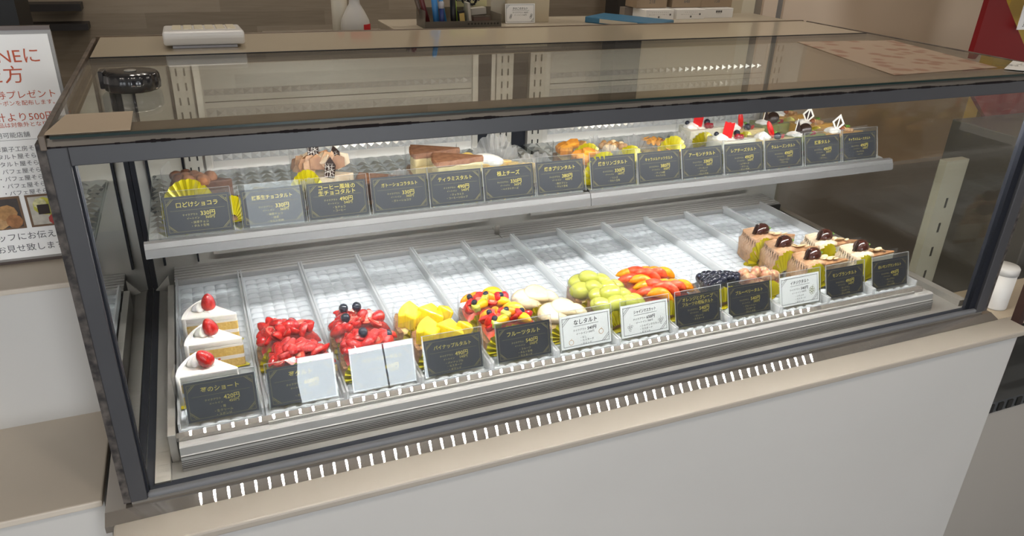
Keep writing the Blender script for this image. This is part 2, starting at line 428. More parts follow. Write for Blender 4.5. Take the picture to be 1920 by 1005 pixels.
# top profile, glass, frame
g = G()
pr = [(-.0, H), (.018, H), (.018, TZ - .0032), (.004, TZ - .0032)]
v = [(x, y, z) for x in (0, W) for y, z in pr]; k = len(pr)
g.add(v, [tuple(range(k)), tuple(range(k, 2 * k))[::-1]] + [(i, i + k, (i + 1) % k + k, (i + 1) % k) for i in range(k)])
dpart(g, 'top_front_profile', mat('brown_steel_profile', (.13, .115, .10), .4, .3))
dpart(B(.015, 1.485, .018, .050, .440, TZ - .0032), 'top_inner_rail', mat('brown_grey_rail', (.20, .165, .135), .45))
dpart(B(.006, 1.494, .0, .43, TZ - .003, TZ), 'top_glass', TOPGLASS)
dpart(B(.006, 1.494, -.0012, -.0002, TZ - .003, TZ - .0003), 'glass_front_edge', EDGEGLASS)
for xx in (-.004, 1.498): dpart(B(xx, xx + .006, -.001, .62, TZ - .014, TZ + .001), 'top_side_rail', mat('worn_brown_rail', (.17, .135, .105), .45, col2=(.07, .05, .04), nscale=30), .001)
dpart(B(.006, 1.494, .43, .434, TZ - .014, TZ + .0006), 'rear_joint', DARK)
dpart(B(.006, 1.494, .434, .63, TZ - .016, TZ), 'rear_top_board', mat('beige_glass_board', (.50, .43, .32), .10, spec=.6), .001)
dpart(B(.0, 1.5, .63, .636, TZ - .016, TZ + .0012), 'rear_edge_trim', mat('brown_edge_trim', (.20, .15, .11), .35, .3))
# sides
dpart(B(.006, .016, .02, .60, .004, TZ - .014), 'side_mirror', MIRRORL)
dpart(B(.0165, .0265, .022, .598, .0002, .003), 'side_gasket', DARK)
dpart(B(.0165, .0245, .590, .601, .004, .44), 'corner_gasket', DARK)
dpart(B(1.487, 1.491, .02, .60, .0, TZ - .014), 'side_glass', SIDEGLASS)
dpart(B(1.468, 1.487, .033, .59, .0, .012), 'side_channel', STEELX)
dpart(B(.027, .046, .020, .586, .0002, .006), 'side_ledge', STEEL, .0006)
dpart(B(.047, .057, .062, .520, .0002, .043), 'bed_side', STEEL, .0006)
# back wall of the case
dpart(B(.0, 1.5, .602, .62, -.006, TZ - .016), 'rear_panel', mat('rear_panel_grey', (.52, .505, .47), .5))
dpart(B(.13, .69, .588, .5985, .062, .080), 'door_rail', WALU, .001)
dpart(B(.79, 1.39, .588, .5985, .062, .080), 'door_rail', WALU, .001)
def door(x0, x1):
    d = G()
    d.box(x0, x0 + .012, .590, .598, .082, .436); d.box(x1 - .012, x1, .590, .598, .082, .436)
    d.box(x0 + .012, x1 - .012, .590, .598, .082, .094); d.box(x0 + .012, x1 - .012, .590, .598, .426, .436)
    do = dpart(d, 'sliding_door', WALU, .001)
    B(x0 + .012, x1 - .012, .5945, .597, .094, .426).obj('door_panel', mat('pale_door_panel', (.60, .59, .56), .22), do)
    # faceted acrylic sheet on the inner face of the door
    g = G(); xa, xb = x0 + .014, x1 - .014; nx = round((xb - xa) / .0165); dx = (xb - xa) / nx; nz = 7; dz = .0135
    for i in range(nx):
        for j in range(nz):
            a = xa + i * dx; c = .243 + j * dz; yb = .5944
            g.add([(a, yb, c), (a + dx, yb, c), (a + dx, yb, c + dz), (a, yb, c + dz), (a + dx * .5, yb - .0034, c + dz * .5)], [(0, 1, 4), (1, 2, 4), (2, 3, 4), (3, 0, 4)])
    g.box(xa, xb, .5905, .5944, .3385, .3395)
    for i in range(nx):
        a = xa + i * dx; c = .362
        g.add([(a, .5944, c), (a + dx, .5944, c), (a + dx, .5944, c + .011), (a, .5944, c + .011), (a + dx * .5, .591, c + .006)], [(0, 1, 4), (1, 2, 4), (2, 3, 4), (3, 0, 4)])
    g.obj('faceted_sheet', mat('faceted_sheet', (.70, .71, .71), .12, .35), do)
    B(xa, xb, .5930, .5944, .3500, .3512).obj('seam', DARK, do)
    return do
door(.140, .664); door(.810, 1.385)
dpart(B(.664, .690, .592, .600, .082, .436), 'door_gap', DARK)
dpart(B(.6905, .699, .588, .598, .082, .436), 'door_edge_strip', WALU)
dpart(B(.737, .772, .594, .601, .082, .436), 'door_gap', DARK)
g = G(); g.box(.046, .100, .594, .601, .13, .43)
dpart(g, 'rear_window_panel', mat('pale_rear_panel', (.56, .54, .48), .3))
g = G(); g.box(.0415, .0455, .592, .601, .05, .436); g.box(.1005, .1035, .592, .601, .05, .436)
dpart(g, 'panel_gasket', DARK)
for x0, x1 in ((.106, .136), (.700, .736), (.773, .808), (1.390, 1.420)):
    g = G(); g.box(x0, x1, .584, .600, .09, .436)
    g.cur = 1; xm = (x0 + x1) / 2; z = .10
    while z < .43:
        for dx in (-.0065, .0065): g.box(xm + dx - .0014, xm + dx + .0014, .5832, .5842, z, z + .013)
        z += .025
    dpart(g, 'slotted_upright', [mat('pale_upright', (.55, .53, .48), .45, .4), SLOT])
# rear louvre grille on the floor of the case
g = G(); g.cur = 1; g.box(.058, 1.441, .525, .600, .0, .0385); g.cur = 0  # base painted black to deepen the shade between the slats
for i in range(6):
    y0 = .530 + i * .0115
    g.box(.058, .700, y0, y0 + .0090, .0385, .043); g.box(.703, 1.44, y0, y0 + .0090, .0385, .043)
dpart(g, 'louvre_grille', [ALU, SLOT])
G().lathe([(.006, 0), (.006, .018), (.004, .02)], 14).obj('grille_knob', STEELX, dc, (-.75 + .70, -.31 + .56, .043))
# front vent: ribbed aluminium skirt under the tray edge
g = G()
ys = []
prof = [(.0385, .0), (.0400, .0205), (.0425, .0225), (.0435, .0335), (.0455, .0355), (.0550, .0355), (.055, 0)]
k = len(prof); v = [(x, y, z) for x in (.060, 1.400) for y, z in prof]
g.add(v, [tuple(range(k)), tuple(range(k, 2 * k))[::-1]] + [(i, i + k, (i + 1) % k + k, (i + 1) % k) for i in range(k)])
g.cur = 1
for z in (.0045, .0073, .0101, .0129, .0157): g.box(.060, 1.4002, .0378 + .073 * z, .0400, z, z + .0007)  # dark strips on the flat face, painted as shade in the grooves
g.box(.060, 1.4002, .0400, .0430, .0206, .0216)
dpart(g, 'front_vent', [ALU, mat('painted_groove_shade', (.05, .047, .045), .7)])
g = G(); pr = [(.0555, .0355), (.0555, .0415), (.062, .0450), (.062, .0355)]; k = 4
v = [(x, y, z) for x in (.058, 1.385) for y, z in pr]
g.add(v, [tuple(range(k)), tuple(range(k, 2 * k))[::-1]] + [(i, i + k, (i + 1) % k + k, (i + 1) % k) for i in range(k)])
dpart(g, 'tray_front_edge', POLISH)
g = G()
for i in range(3): g.box(.172, 1.36, .0525, .0552, .0360 + .0016 * i, .0369 + .0016 * i)
dpart(g, 'price_rail', WALU)
dpart(B(.062, 1.385, .062, .524, .030, .0375), 'tray_bed', mat('bed_white', (.62, .62, .61), .5))
# side hook brackets in the left corner
g = G(); g.add([(.028, .50, .045), (.050, .52, .062), (.050, .52, .030), (.028, .503, .045), (.050, .523, .062), (.050, .523, .030)], [(0, 1, 2), (5, 4, 3), (0, 3, 4, 1), (1, 4, 5, 2), (2, 5, 3, 0)])
dpart(g, 'corner_bracket', STEELX)
# LED strip under the top front rail
ls = dpart(B(.03, 1.47, .0505, .066, .434, .4385), 'led_strip', WALU)
B(.04, 1.46, .052, .0645, .4325, .4338).obj('led_tape', LEDT, ls)
dio = B(-.0017, .0017, .0530, .0632, .4312, .4324).mesh('led_diode', LEDW)
for i in range(60):
    q_ = bpy.data.objects.new('led_diode', dio); COL.objects.link(q_); q_.parent = ls; q_.location = (.05 + i * 1.40 / 59, 0, 0)

# ------------------------------------------------------------------ upper shelf (two lengths), trays
def shelf(x0, x1, label):
    cx = (x0 + x1) / 2
    s = thing('display_shelf', label, 'shelf', (cx, .4, .20), 0, 'upper shelf lengths in the case')
    of = (-cx, -.4, -.20)
    B(x0, x1, .258, .566, .2290, .2335).obj('shelf_plate', clear('shelf_glass', (.93, .96, .95), 1.4), s, of)
    g = G(); pr = [(.2575, .2370), (.2505, .2360), (.2470, .2285), (.2455, .2280), (.2440, .2155), (.2475, .2145), (.2575, .2280)]
    k = len(pr); v = [(x, y, z) for x in (x0 - .004, x1 + .003) for y, z in pr]
    g.add(v, [tuple(range(k)), tuple(range(k, 2 * k))[::-1]] + [(i, i + k, (i + 1) % k + k, (i + 1) % k) for i in range(k)])
    g.obj('front_lip', mat('lip_aluminium', (.18, .177, .175), .42, .3), s, of)
    l = B(x0 + .02, x1 - .02, .444, .456, .2235, .2288).obj('led_strip', WALU, s, of)
    B(x0 + .03, x1 - .03, .446, .454, .2225, .2234).obj('led_tape', LEDT2, l)
    n = int((x1 - x0 - .06) / .0235); dm = B(-.002, .002, .448, .452, .2213, .2224).mesh('led_diode', LEDS)
    for i in range(n):
        q_ = bpy.data.objects.new('led_diode', dm); COL.objects.link(q_); q_.parent = l; q_.location = (x0 + .03 + (x1 - x0 - .06) * (i + .5) / n, 0, 0)
    for bx in (x0 + .072 if x0 < .5 else x0 + .036, x1 - .030 if x0 < .5 else x1 - .042):
        g = G()
        poly = [(.29, .2285), (.29, .218), (.40, .165), (.5835, .105), (.5835, .2285)]
        g.add([(x, y, z) for x in (bx - .003, bx + .003) for y, z in poly], [(0, 1, 2, 3, 4), (9, 8, 7, 6, 5)] + [(i, i + 5, (i + 1) % 5 + 5, (i + 1) % 5) for i in range(5)])
        g.obj('shelf_bracket', mat('bracket_grey', (.20, .19, .185), .4, .5), s, of)
    return s
shelf(.050, .744, 'left upper shelf length with steel lip under the chocolate tarts and cheese tarts')
shelf(.752, 1.447, 'right upper shelf length with steel lip under the nut tarts and mousse slices')

def prism_tray(x0, x1, label):
    """faceted acrylic tray: rows of four-sided pyramids"""
    cx = (x0 + x1) / 2; g = G(); wdt = x1 - x0
    nx = round(wdt / .0245); ny = 13; dx = wdt / nx; dy = .296 / ny
    g.box(-wdt / 2, wdt / 2, 0, .296, 0, .002)
    for i in range(nx):
        for j in range(ny):
            a = -wdt / 2 + i * dx; b = j * dy; z = .002
            c = [(a, b, z), (a + dx, b, z), (a + dx, b + dy, z), (a, b + dy, z), (a + dx * .5, b + dy * .45, z + .0052)]
            g.add(c, [(0, 1, 4), (1, 2, 4), (2, 3, 4), (3, 0, 4)])
    o = g.obj('faceted_tray', PRISM, None, (cx, .266, .2337))
    return tag(o, label, 'tray', 'faceted clear trays on the upper shelf')
prism_tray(.052, .742, 'faceted clear acrylic tray on the left upper shelf, under the chocolate tarts')
prism_tray(.755, 1.440, 'faceted clear acrylic tray on the right upper shelf, under the mousse slices')

# lower lane trays
LX0, LP = .0603, .1095
def lane_meshes():
    g = G(); hw = LP / 2 - .0008
    g.box(-hw, hw, 0, .452, 0, .002)
    nx, ny = 5, 23; x0 = -hw + .006; dx = (2 * hw - .012) / nx; dy = .435 / ny
    for i in range(nx):
        for j in range(ny):
            a, b = x0 + i * dx, .004 + j * dy; v = []; f = []; q = 4
            for jj in range(q + 1):
                for ii in range(q + 1):
                    p_, r_ = ii / q, jj / q
                    hh = .0042 * (1 - (2 * p_ - 1) ** 4) * (min(1, r_ / .35) ** .8) * (1 - max(0, (r_ - .35) / .65) ** 1.6)
                    v.append((a + dx * p_, b + dy * r_, .002 + hh))
            for jj in range(q):
                for ii in range(q):
                    k = jj * (q + 1) + ii; f.append((k, k + 1, k + q + 2, k + q + 1))
            g.add(v, f, None, True)
    base = g.mesh('lane_base', LANE)
    sw = G().box(-.0014, .0014, 0, .458, 0, .0185).mesh('side_wall', LANEWALL)
    en = G().box(-hw + .003, hw - .003, 0, .0025, 0, .009).mesh('end_lip', LANEWALL)
    return base, sw, en
LB, LS, LE = lane_meshes()
def lane(i, label):
    t = thing('lane_tray', label, 'tray', (LX0 + LP * (i + .5), .064, .0378), 0, 'clear lane trays on the lower deck')
    for nm, me, loc in (('lane_base', LB, (0, 0, 0)), ('side_wall', LS, (-LP / 2 + .0024, 0, .0)), ('side_wall', LS, (LP / 2 - .0024, 0, .0)), ('end_lip', LE, (0, .4535, .002)), ('end_lip', LE, (0, -.001, .0))):
        o = bpy.data.objects.new(nm, me); COL.objects.link(o); o.parent = t; o.location = loc
    return t
for i, s in enumerate(['the three strawberry shortcakes', 'the plain strawberry tarts', 'the strawberry and blueberry tarts', 'the pineapple tarts', 'the mixed fruit tarts', 'the pear tarts',
                       'the green grape tarts', 'the orange and grapefruit tarts', 'the blueberry tart', 'the fig tart', 'the brown chestnut tarts', 'the pale chestnut tarts']):
    lane(i, 'clear textured acrylic lane tray on the lower deck, holding ' + s)

# ------------------------------------------------------------------ price cards
TILT = math.radians(-17)
def card(x, y, z, title, p1, p2, lines, label, group, style='black'):
    t = thing('price_card', label, 'price card', (x, y, z), 0, group)
    M = Matrix.Rotation(TILT, 4, 'X')
    h = .054; hw = .0445
    g = G(); g.box(-hw, hw, 0, .0006, .002, .002 + h, M)
    g.obj('card', CARDK if style == 'black' else PAPERW, t)
    g = G(); Y = -.0003
    z0 = .002
    if style == 'black':
        b = G(); i = .0032; wd = .0004
        for (a0, a1, c0, c1) in ((-hw + i, hw - i, z0 + i, z0 + i + wd), (-hw + i, hw - i, z0 + h - i - wd, z0 + h - i), (-hw + i, -hw + i + wd, z0 + i, z0 + h - i), (hw - i - wd, hw - i, z0 + i, z0 + h - i)):
            bar(b, a0, a1, c0, c1, Y, M)
        for sx in (-1, 1):
            for sz in (-1, 1):
                cx = sx * (hw - i - .0005); cz = z0 + h / 2 + sz * (h / 2 - i - .0005)
                for q in range(4):
                    ring(b, cx - sx * (.0015 + .0017 * q), cz - sz * (.0068 - .0017 * q), .0011, .0005, Y, M, 8)
                stroke(b, cx - sx * .010, cz, cx, cz - sz * .010, .0006, Y, M)
        bar(b, -hw + .008, hw - .008, z0 + .0335, z0 + .0338, Y, M)
        b.obj('gold_border', GOLDD, t)
        two = '\n' in title
        if two:
            l1, l2 = title.split('\n')
            put_text(g, l1, .0082, 0, z0 + .0432, 'CENTER', .062, Y, m=M, thick=.0001); put_text(g, l2, .0082, 0, z0 + .0352, 'CENTER', .062, Y, m=M, thick=.0001)
        else:
            put_text(g, title, .0082, 0, z0 + .0385, 'CENTER', .058, Y, m=M, thick=.0001)
        put_text(g, p1 + '円', .0082, .0025, z0 + .0245, 'LEFT', None, Y, m=M, thick=.0001)
        put_text(g, p2 + '円', .0052, .0085, z0 + .0195, 'LEFT', None, Y, m=M)
        g.obj('gold_text', GOLD, t)
        g = G()
        put_text(g, 'テイクアウト', .0035, -.0215, z0 + .0255, 'LEFT', None, Y, m=M)
        put_text(g, 'イートイン', .0035, -.0165, z0 + .0200, 'LEFT', None, Y, m=M)
        for q, l in enumerate(lines):
            put_text(g, '・' + l, .0041, 0, z0 + .0138 - .0052 * q, 'CENTER', None, Y, m=M)
        g.obj('small_text', mat('pale_gold_ink', (.36, .30, .10), .5), t)
    else:
        b = G(); i = .0035
        for (xa, za, xb, zb) in ((-hw + i, z0 + i, hw - i, z0 + i + .0008), (hw - i, z0 + i, hw - i - .0006, z0 + h - i), (hw - i, z0 + h - i, -hw + i, z0 + h - i - .001), (-hw + i, z0 + h - i, -hw + i + .0006, z0 + i)):
            stroke(b, xa, za, xb, zb, .0006, Y, M)
        for q in (.010, .0135):
            stroke(b, -hw + i, z0 + h - i - q, -hw + i + q, z0 + h - i, .0006, Y, M)
            stroke(b, hw - i - q, z0 + i, hw - i, z0 + i + q, .0006, Y, M)
        stroke(b, -.021, z0 + .0350, .023, z0 + .0362, .0005, Y, M)
        b.obj('ink_border', INK, t)
        put_text(g, title, .0098, 0, z0 + .0385, 'CENTER', .042, Y, .12, M, .03, .00014)
        put_text(g, 'テイクアウト', .0040, -.023, z0 + .0265, 'LEFT', None, Y, .1, M, .03)
        put_text(g, p1 + '円', .0066, .0025, z0 + .0265, 'LEFT', None, Y, .1, M, .03, .0001)
        put_text(g, 'イートイン ' + p2 + '円', .0042, -.018, z0 + .0205, 'LEFT', None, Y, .1, M, .03)
        for q, l in enumerate(lines):
            put_text(g, '・' + l, .0043, -.012, z0 + .0140 - .0052 * q, 'LEFT', None, Y, .1, M, .02)
        g.obj('handwriting', INK, t)
        d = G()
        if style == 'pear':
            for cx, cz in ((-.027, .010), (.027, .020)):
                ring(d, cx, z0 + cz, .0040, .0006, Y, M, 18); stroke(d, cx, z0 + cz + .004, cx + .0015, z0 + cz + .0062, .0005, Y, M)
            d.obj('pear_drawing', mat('orange_ink', (.62, .28, .03), .6), t)
        elif style == 'grape':
            for cx, cz in ((-.030, .014), (.029, .018)):
                for ax, az in ((0, 0), (.003, .001), (.0015, .0035), (-.002, .0032), (.0045, .0042), (.001, -.003)): ring(d, cx + ax, z0 + cz + az, .0016, .0004, Y, M, 10)
                stroke(d, cx, z0 + cz + .005, cx + .001, z0 + cz + .009, .0004, Y, M)
            d.obj('grape_drawing', INK, t)
        else:
            for k in range(7):
                a = 2 * PI * k / 7; ring(d, .028 + .0042 * math.cos(a), z0 + .022 + .0048 * math.sin(a), .0026, .0005, Y, M, 10)
            ring(d, .028, z0 + .022, .0030, .0005, Y, M, 12); stroke(d, .029, z0 + .028, .031, z0 + .032, .0006, Y, M)
            d.obj('fig_drawing', mat('olive_ink', (.20, .22, .06), .6), t)
    s = G(); s.box(-.0462, .0462, -.0024, -.0010, 0, .0640, M); s.box(-.0462, .0462, .0010, .0022, .0008, .0640, M)
    s.obj('clear_stand', ACRYL, t)
    e = G(); e.box(-.0462, .0462, -.0025, -.0009, .0640, .0646, M); e.box(-.0466, -.0461, -.0025, -.0009, 0, .0646, M); e.box(.0461, .0466, -.0025, -.0009, 0, .0646, M)
    e.obj('stand_edge_highlight', EDGEHILITE, t)
    f = G(); f.box(-.0462, .0462, .0034, .030, 0, .0016); f.obj('stand_foot', ACRYL, t)
    return t

LOW = [('苺のショート', '420', '450', ['苺', '生クリーム', 'スポンジ'], 'black', 'black price card for strawberry shortcake, 420 yen, leftmost on the lower deck'),
       ('苺タルト', '600', '650', ['苺', 'カスタード'], 'black', 'black price card in front of the plain strawberry tarts, second from left below'),
       ('ベリーベリータルト', '600', '650', ['苺', 'ブルーベリー'], 'black', 'price card with strong white glare in front of the strawberry and blueberry tarts'),
       ('パイナップルタルト', '490', '540', ['パイナップル', 'カスタード', 'ダマンド'], 'black', 'black 490 yen price card in front of the pineapple tarts'),
       ('フルーツタルト', '540', '590', ['フルーツ', 'タルト生地', 'カスタード'], 'black', 'black 540 yen price card in front of the mixed fruit tarts'),
       ('なしタルト', '540', '590', ['なし', 'カスタード', 'ダマンド'], 'pear', 'white handwritten price card with two orange pear drawings'),
       ('シャインマスカット', '650', '700', ['シャインマスカット', 'カスタード', 'ダマンド'], 'grape', 'white handwritten price card with grape drawings, 650 yen'),
       ('オレンジとグレープ\nフルーツの柑橘タルト', '540', '590', ['オレンジ', 'カスタード'], 'black', 'black price card with two-line title in front of the citrus tarts'),
       ('ブルーベリータルト', '540', '590', ['ブルーベリー', 'カスタード', 'タルト生地'], 'black', 'black 540 yen price card in front of the blueberry tart'),
       ('イチジクタルト', '540', '590', ['イチジク', 'カスタード', 'ダマンド'], 'fig', 'white handwritten price card with a fig drawing on its right'),
       ('モンブランタルト', '490', '540', ['モンブラン', 'カスタード', 'タルト生地'], 'black', 'black 490 yen price card in front of the brown chestnut tarts'),
       ('白いモンブランタルト', '490', '540', ['モンブラン', 'クリーム', 'タルト生地'], 'black', 'black 490 yen price card at the far right of the lower deck')]
lowx = [.1185, .223, .337, .443, .5575, .6645, .774, .8785, .986, 1.0975, 1.2035, 1.3155]
for x, a in zip(lowx, LOW):
    card(x, .0735, .0460, a[0], a[1], a[2], a[3], a[5], 'price cards on the lower deck', a[4])
UP = [('口どけショコラ', '330', '360', ['抹茶チョコ', 'タルト生地'], 'black card for the 330 yen chocolate tart, leftmost on the upper shelf'),
      ('抹茶生チョコタルト', '330', '360', ['抹茶チョコ', '抹茶', 'タルト生地'], 'greyish glaring 330 yen card, second from the left on the upper shelf'),
      ('コーヒー風味の\n生チョコタルト', '490', '540', ['生チョコ', 'コーヒー'], 'black 490 yen card with two-line title below the lattice chocolate tart'),
      ('ガトーショコラタルト', '330', '360', ['ガトーショコラ'], 'black 330 yen card in front of the low brown chocolate cake'),
      ('ティラミスタルト', '490', '540', ['ティラミス', 'コーヒーシロップ'], 'black 490 yen card in front of the cocoa-dusted tiramisu tarts'),
      ('極上チーズ', '330', '360', ['ベイクドチーズ'], 'black 330 yen card in front of the yellow cheese tart'),
      ('焼きプリンタルト', '380', '430', ['焼きプリン', 'タルト生地'], 'black 380 yen card just left of the shelf joint'),
      ('焼きリンゴタルト', '330', '360', ['リンゴ', 'タルト生地'], 'black 330 yen card just right of the shelf joint'),
      ('キャラメルナッツタルト', '380', '430', ['ナッツ4種', 'キャラメル'], 'black 380 yen card in front of the caramel nut tart'),
      ('アーモンドタルト', '330', '360', ['アーモンド', 'ダマンド', 'タルト生地'], 'black 330 yen card in front of the orange-brown almond tart'),
      ('レアチーズタルト', '490', '540', ['レアチーズ', 'クリーム', 'タルト生地'], 'black 490 yen card in front of the white cheese slices with red plates'),
      ('ラムレーズンタルト', '490', '540', ['ラムレーズン', 'クリーム'], 'black 490 yen card in front of the pale yellow slices with strawberry sticks'),
      ('抹茶タルト', '490', '540', ['抹茶', 'クリーム'], 'greyish 490 yen card in front of the green slices with dark cookies'),
      ('キャラメルムースタルト', '490', '540', ['キャラメル', 'ムース'], 'black 490 yen card at the right end of the upper shelf')]
upx = [.1215, .2255, .321, .4190, .5115, .6045, .7000, .8035, .8985, .9920, 1.0865, 1.1815, 1.2795, 1.3765]
for x, a in zip(upx, UP):
    card(x, .2665, .2362, a[0], a[1], a[2], a[3], a[4], 'price cards on the upper shelf')

# ------------------------------------------------------------------ pastry building blocks
def wedge_poly(r, half, tx, grow=0.0, n=10, flute=0.0):
    P = []
    for i in range(n + 1):
        a = PI - half + 2 * half * i / n
        rr = r + grow + (flute if i % 2 else 0)
        P.append((tx + rr * math.cos(a), rr * math.sin(a)))
    P.append((tx - .003, -.0016 - grow * .3)); P.append((tx - .003, .0016 + grow * .3))
    return P
def spots(n, r, half, tx, lo=.28, hi=.97, rnd=random, am=.80):
    out = []
    for i in range(n):
        u = (i + .5) / n
        rad = r * math.sqrt(lo * lo + (hi * hi - lo * lo) * u)
        a = PI + half * am * (2 * ((i * .618034 + .3) % 1.0) - 1)
        out.append((tx + rad * math.cos(a), rad * math.sin(a), u))
    return out
def fan(parent, x, y, z, R=.036, hgt=.030, n=26, rz=0.0, m=None, name='gold_cup', lean=.10):
    """pleated foil fan standing against the front cut, with its pleats fanning from the foot"""
    g = G(); v = []; f = []
    for i in range(n + 1):
        a = PI * i / n; zz = .0022 if i % 2 else -.0022
        for k, t in enumerate((.30, .66, 1.0)):
            px = R * t * math.cos(a); pz = hgt * t * math.sin(a) + .0012
            py = -zz * t + pz * lean - .006 * (1 - abs(math.cos(a)))
            v.append((px, py, pz))
    for i in range(n):
        for k in range(2): f.append((i * 3 + k, (i + 1) * 3 + k, (i + 1) * 3 + k + 1, i * 3 + k + 1))
    g.add(v, f, T(x, y, z, 0, 0, rz))
    pts = []
    for i in range(2 * n):
        a = 2 * PI * i / (2 * n); rr = R * (.98 if i % 2 else .90); pts.append((rr * math.cos(a), .010 + .42 * rr * math.sin(a)))
    g.prism(pts, 0, .0008, T(x, y, z, 0, 0, rz))
    o = g.obj(name, m or FOIL, parent)
    return o
def film_band(parent, r, half, tx, h, z=0.0, name='clear_film'):
    g = G(); v = []; f = []
    n = 14
    P = [(tx + (r + .006) * math.cos(PI - half * 1.05 + 2.1 * half * i / n), (r + .006) * math.sin(PI - half * 1.05 + 2.1 * half * i / n)) for i in range(n + 1)]
    P = P + [(tx + .002, -.003)]
    for x, y in P: v += [(x, y, z + .002), (x, y, z + h)]
    for i in range(len(P) - 1): f.append((2 * i, 2 * i + 2, 2 * i + 3, 2 * i + 1))
    g.add(v, f, None, True)
    return g.obj(name, FILM, parent)
def film_fan(parent, x, y, z, R, hgt, rz=0.0, name='pleated_film'):
    g = G(); v = []; f = []; n = 30
    for i in range(n + 1):
        a = PI * i / n; zz = .0026 if i % 2 else -.0026
        jag = .92 + .16 * random.random()
        for t in (.25, 1.0):
            tt = t * (jag if t == 1 else 1)
            v.append((R * tt * math.cos(a), zz * t + hgt * tt * math.sin(a) * .35, hgt * tt * math.sin(a) + .001))
    for i in range(n): f.append((2 * i, 2 * i + 2, 2 * i + 3, 2 * i + 1))
    g.add(v, f, T(x, y, z, 0, 0, rz))
    return g.obj(name, PLEATFILM, parent)

STRAWP = [(.0005, -.008), (.006, -.0075), (.0078, -.004), (.0076, 0), (.006, .0055), (.0035, .0095), (.001, .0115)]
BERRYP = [(.001, -.0062), (.004, -.0052), (.0062, -.002), (.0066, .001), (.0054, .0042), (.0034, .0056), (.0030, .0060), (.0024, .0050), (.0003, .0046)]
def strawberry(p, x, y, z, s=1.0, rx=0.0, ry=0.0, rz=0.0, m=None, name='strawberry'):
    g = G().lathe([(a * s, b * s) for a, b in STRAWP], 14, T(x, y, z, rx, ry, rz)); return g.obj(name, m or STRAW, p)
def halfberry(p, x, y, z, s=1.0, rx=0.0, ry=0.0, rz=0.0):
    """half a strawberry: rounded red skin and a flat paler cut face"""
    up = random.random() < .45
    M_ = T(x, y, z, (PI / 2 if up else -PI / 2) + rx * .8, ry, rz)
    h = G().lathe([(a * s, b * s) for a, b in STRAWP], 14)
    g = G(); g.add([(vx, min(vy, .0012), vz) for vx, vy, vz in h.v], h.f, M_, True)
    g.cur = 1
    o_ = [(a * s, b * s) for a, b in STRAWP]; o_ = o_ + [(-a, b) for a, b in o_[::-1]]
    g.add([(a * .97, .0014, b * .97) for a, b in o_], [tuple(range(len(o_)))[::-1]], M_)
    g.cur = 2
    g.add([(a * .45, .0016, b * .55) for a, b in o_], [tuple(range(len(o_)))[::-1]], M_)
    return g.obj('strawberry_piece', [STRAW, STRAWCUT, STRAWCORE], p)
def blueberry(p, x, y, z, s=1.0, rx=0.0, ry=0.0): return G().lathe([(a * s, b * s) for a, b in BERRYP], 14, T(x, y, z, rx, ry)).obj('blueberry', BLUEB, p)
def raspberry(p, x, y, z, s=1.0):
    g = G(); g.ell(.0055 * s, .0055 * s, .0062 * s, T(x, y, z))
    for k in range(14):
        a = 2.4 * k; t = -.6 + 1.4 * k / 14; c = math.sqrt(max(0, 1 - t * t)); g.ell(.0021 * s, .0021 * s, .0021 * s, T(x + .0048 * s * c * math.cos(a), y + .0048 * s * c * math.sin(a), z + .0054 * s * t), 7, 5)
    return g.obj('raspberry', DKRED, p)
def segment(p, x, y, z, m, L=.020, wd=.006, th=.008, rz=0.0, rx=0.0, ry=0.0, name='citrus_segment', bend=14): return G().ell(L, wd, th, T(x, y, z, rx, ry, rz), 16, 8, bend).obj(name, m, p)
def swirl(p, x, y, z, R=.013, h=.013, name='cream_swirl', m=None, lobes=6, tw=500):
    pr = [(R * .82, 0), (R, h * .14), (R * .97, h * .32), (R * .82, h * .52), (R * .6, h * .70), (R * .34, h * .86), (R * .10, h)]
    g = G().lathe(pr, 36, T(x, y, z), True, lambda a, zz: 1 + .13 * math.cos(lobes * a + tw * zz)); return g.obj(name, m or CREAM, p)
def leafy(p, x, y, z, s=1.0):
    g = G()
    for k in range(3):
        g.ell(.005 * s, .0026 * s, .0009 * s, T(x + .002 * math.cos(2.1 * k), y + .002 * math.sin(2.1 * k), z + .0015 * k, .3, -.5, 2.1 * k), 8, 4)
    return g.obj('green_garnish', LEAF, p)

R0, HALF, TX = .094, math.radians(19.5), .050
def dome_z(x, y, h0, A, r=None, half=None, tx=None):
    r = r or R0; half = half or HALF; tx = tx if tx is not None else TX
    rad = math.hypot(x - tx, y); an = abs(math.atan2(y, tx - x)) / half
    f = max(an, abs(rad / r - .52) / .48)
    return h0 + A * max(0, 1 - min(1, f) ** 2.4) ** .6
def dome(t, m, h0, A, name='fruit_glaze'):
    g = G(); v = []; f = []; nu, nv = 16, 10
    for i in range(nu + 1):
        for j in range(nv + 1):
            rad = R0 * (.05 + .935 * i / nu); an = HALF * .99 * (2 * j / nv - 1)
            x, y = TX - rad * math.cos(an), rad * math.sin(an)
            v.append((x, y, dome_z(x, y, h0, A)))
    for i in range(nu):
        for j in range(nv):
            k = i * (nv + 1) + j; f.append((k, k + 1, k + nv + 2, k + nv + 1))
    g.add(v, f, None, True); return g.obj(name, m, t)
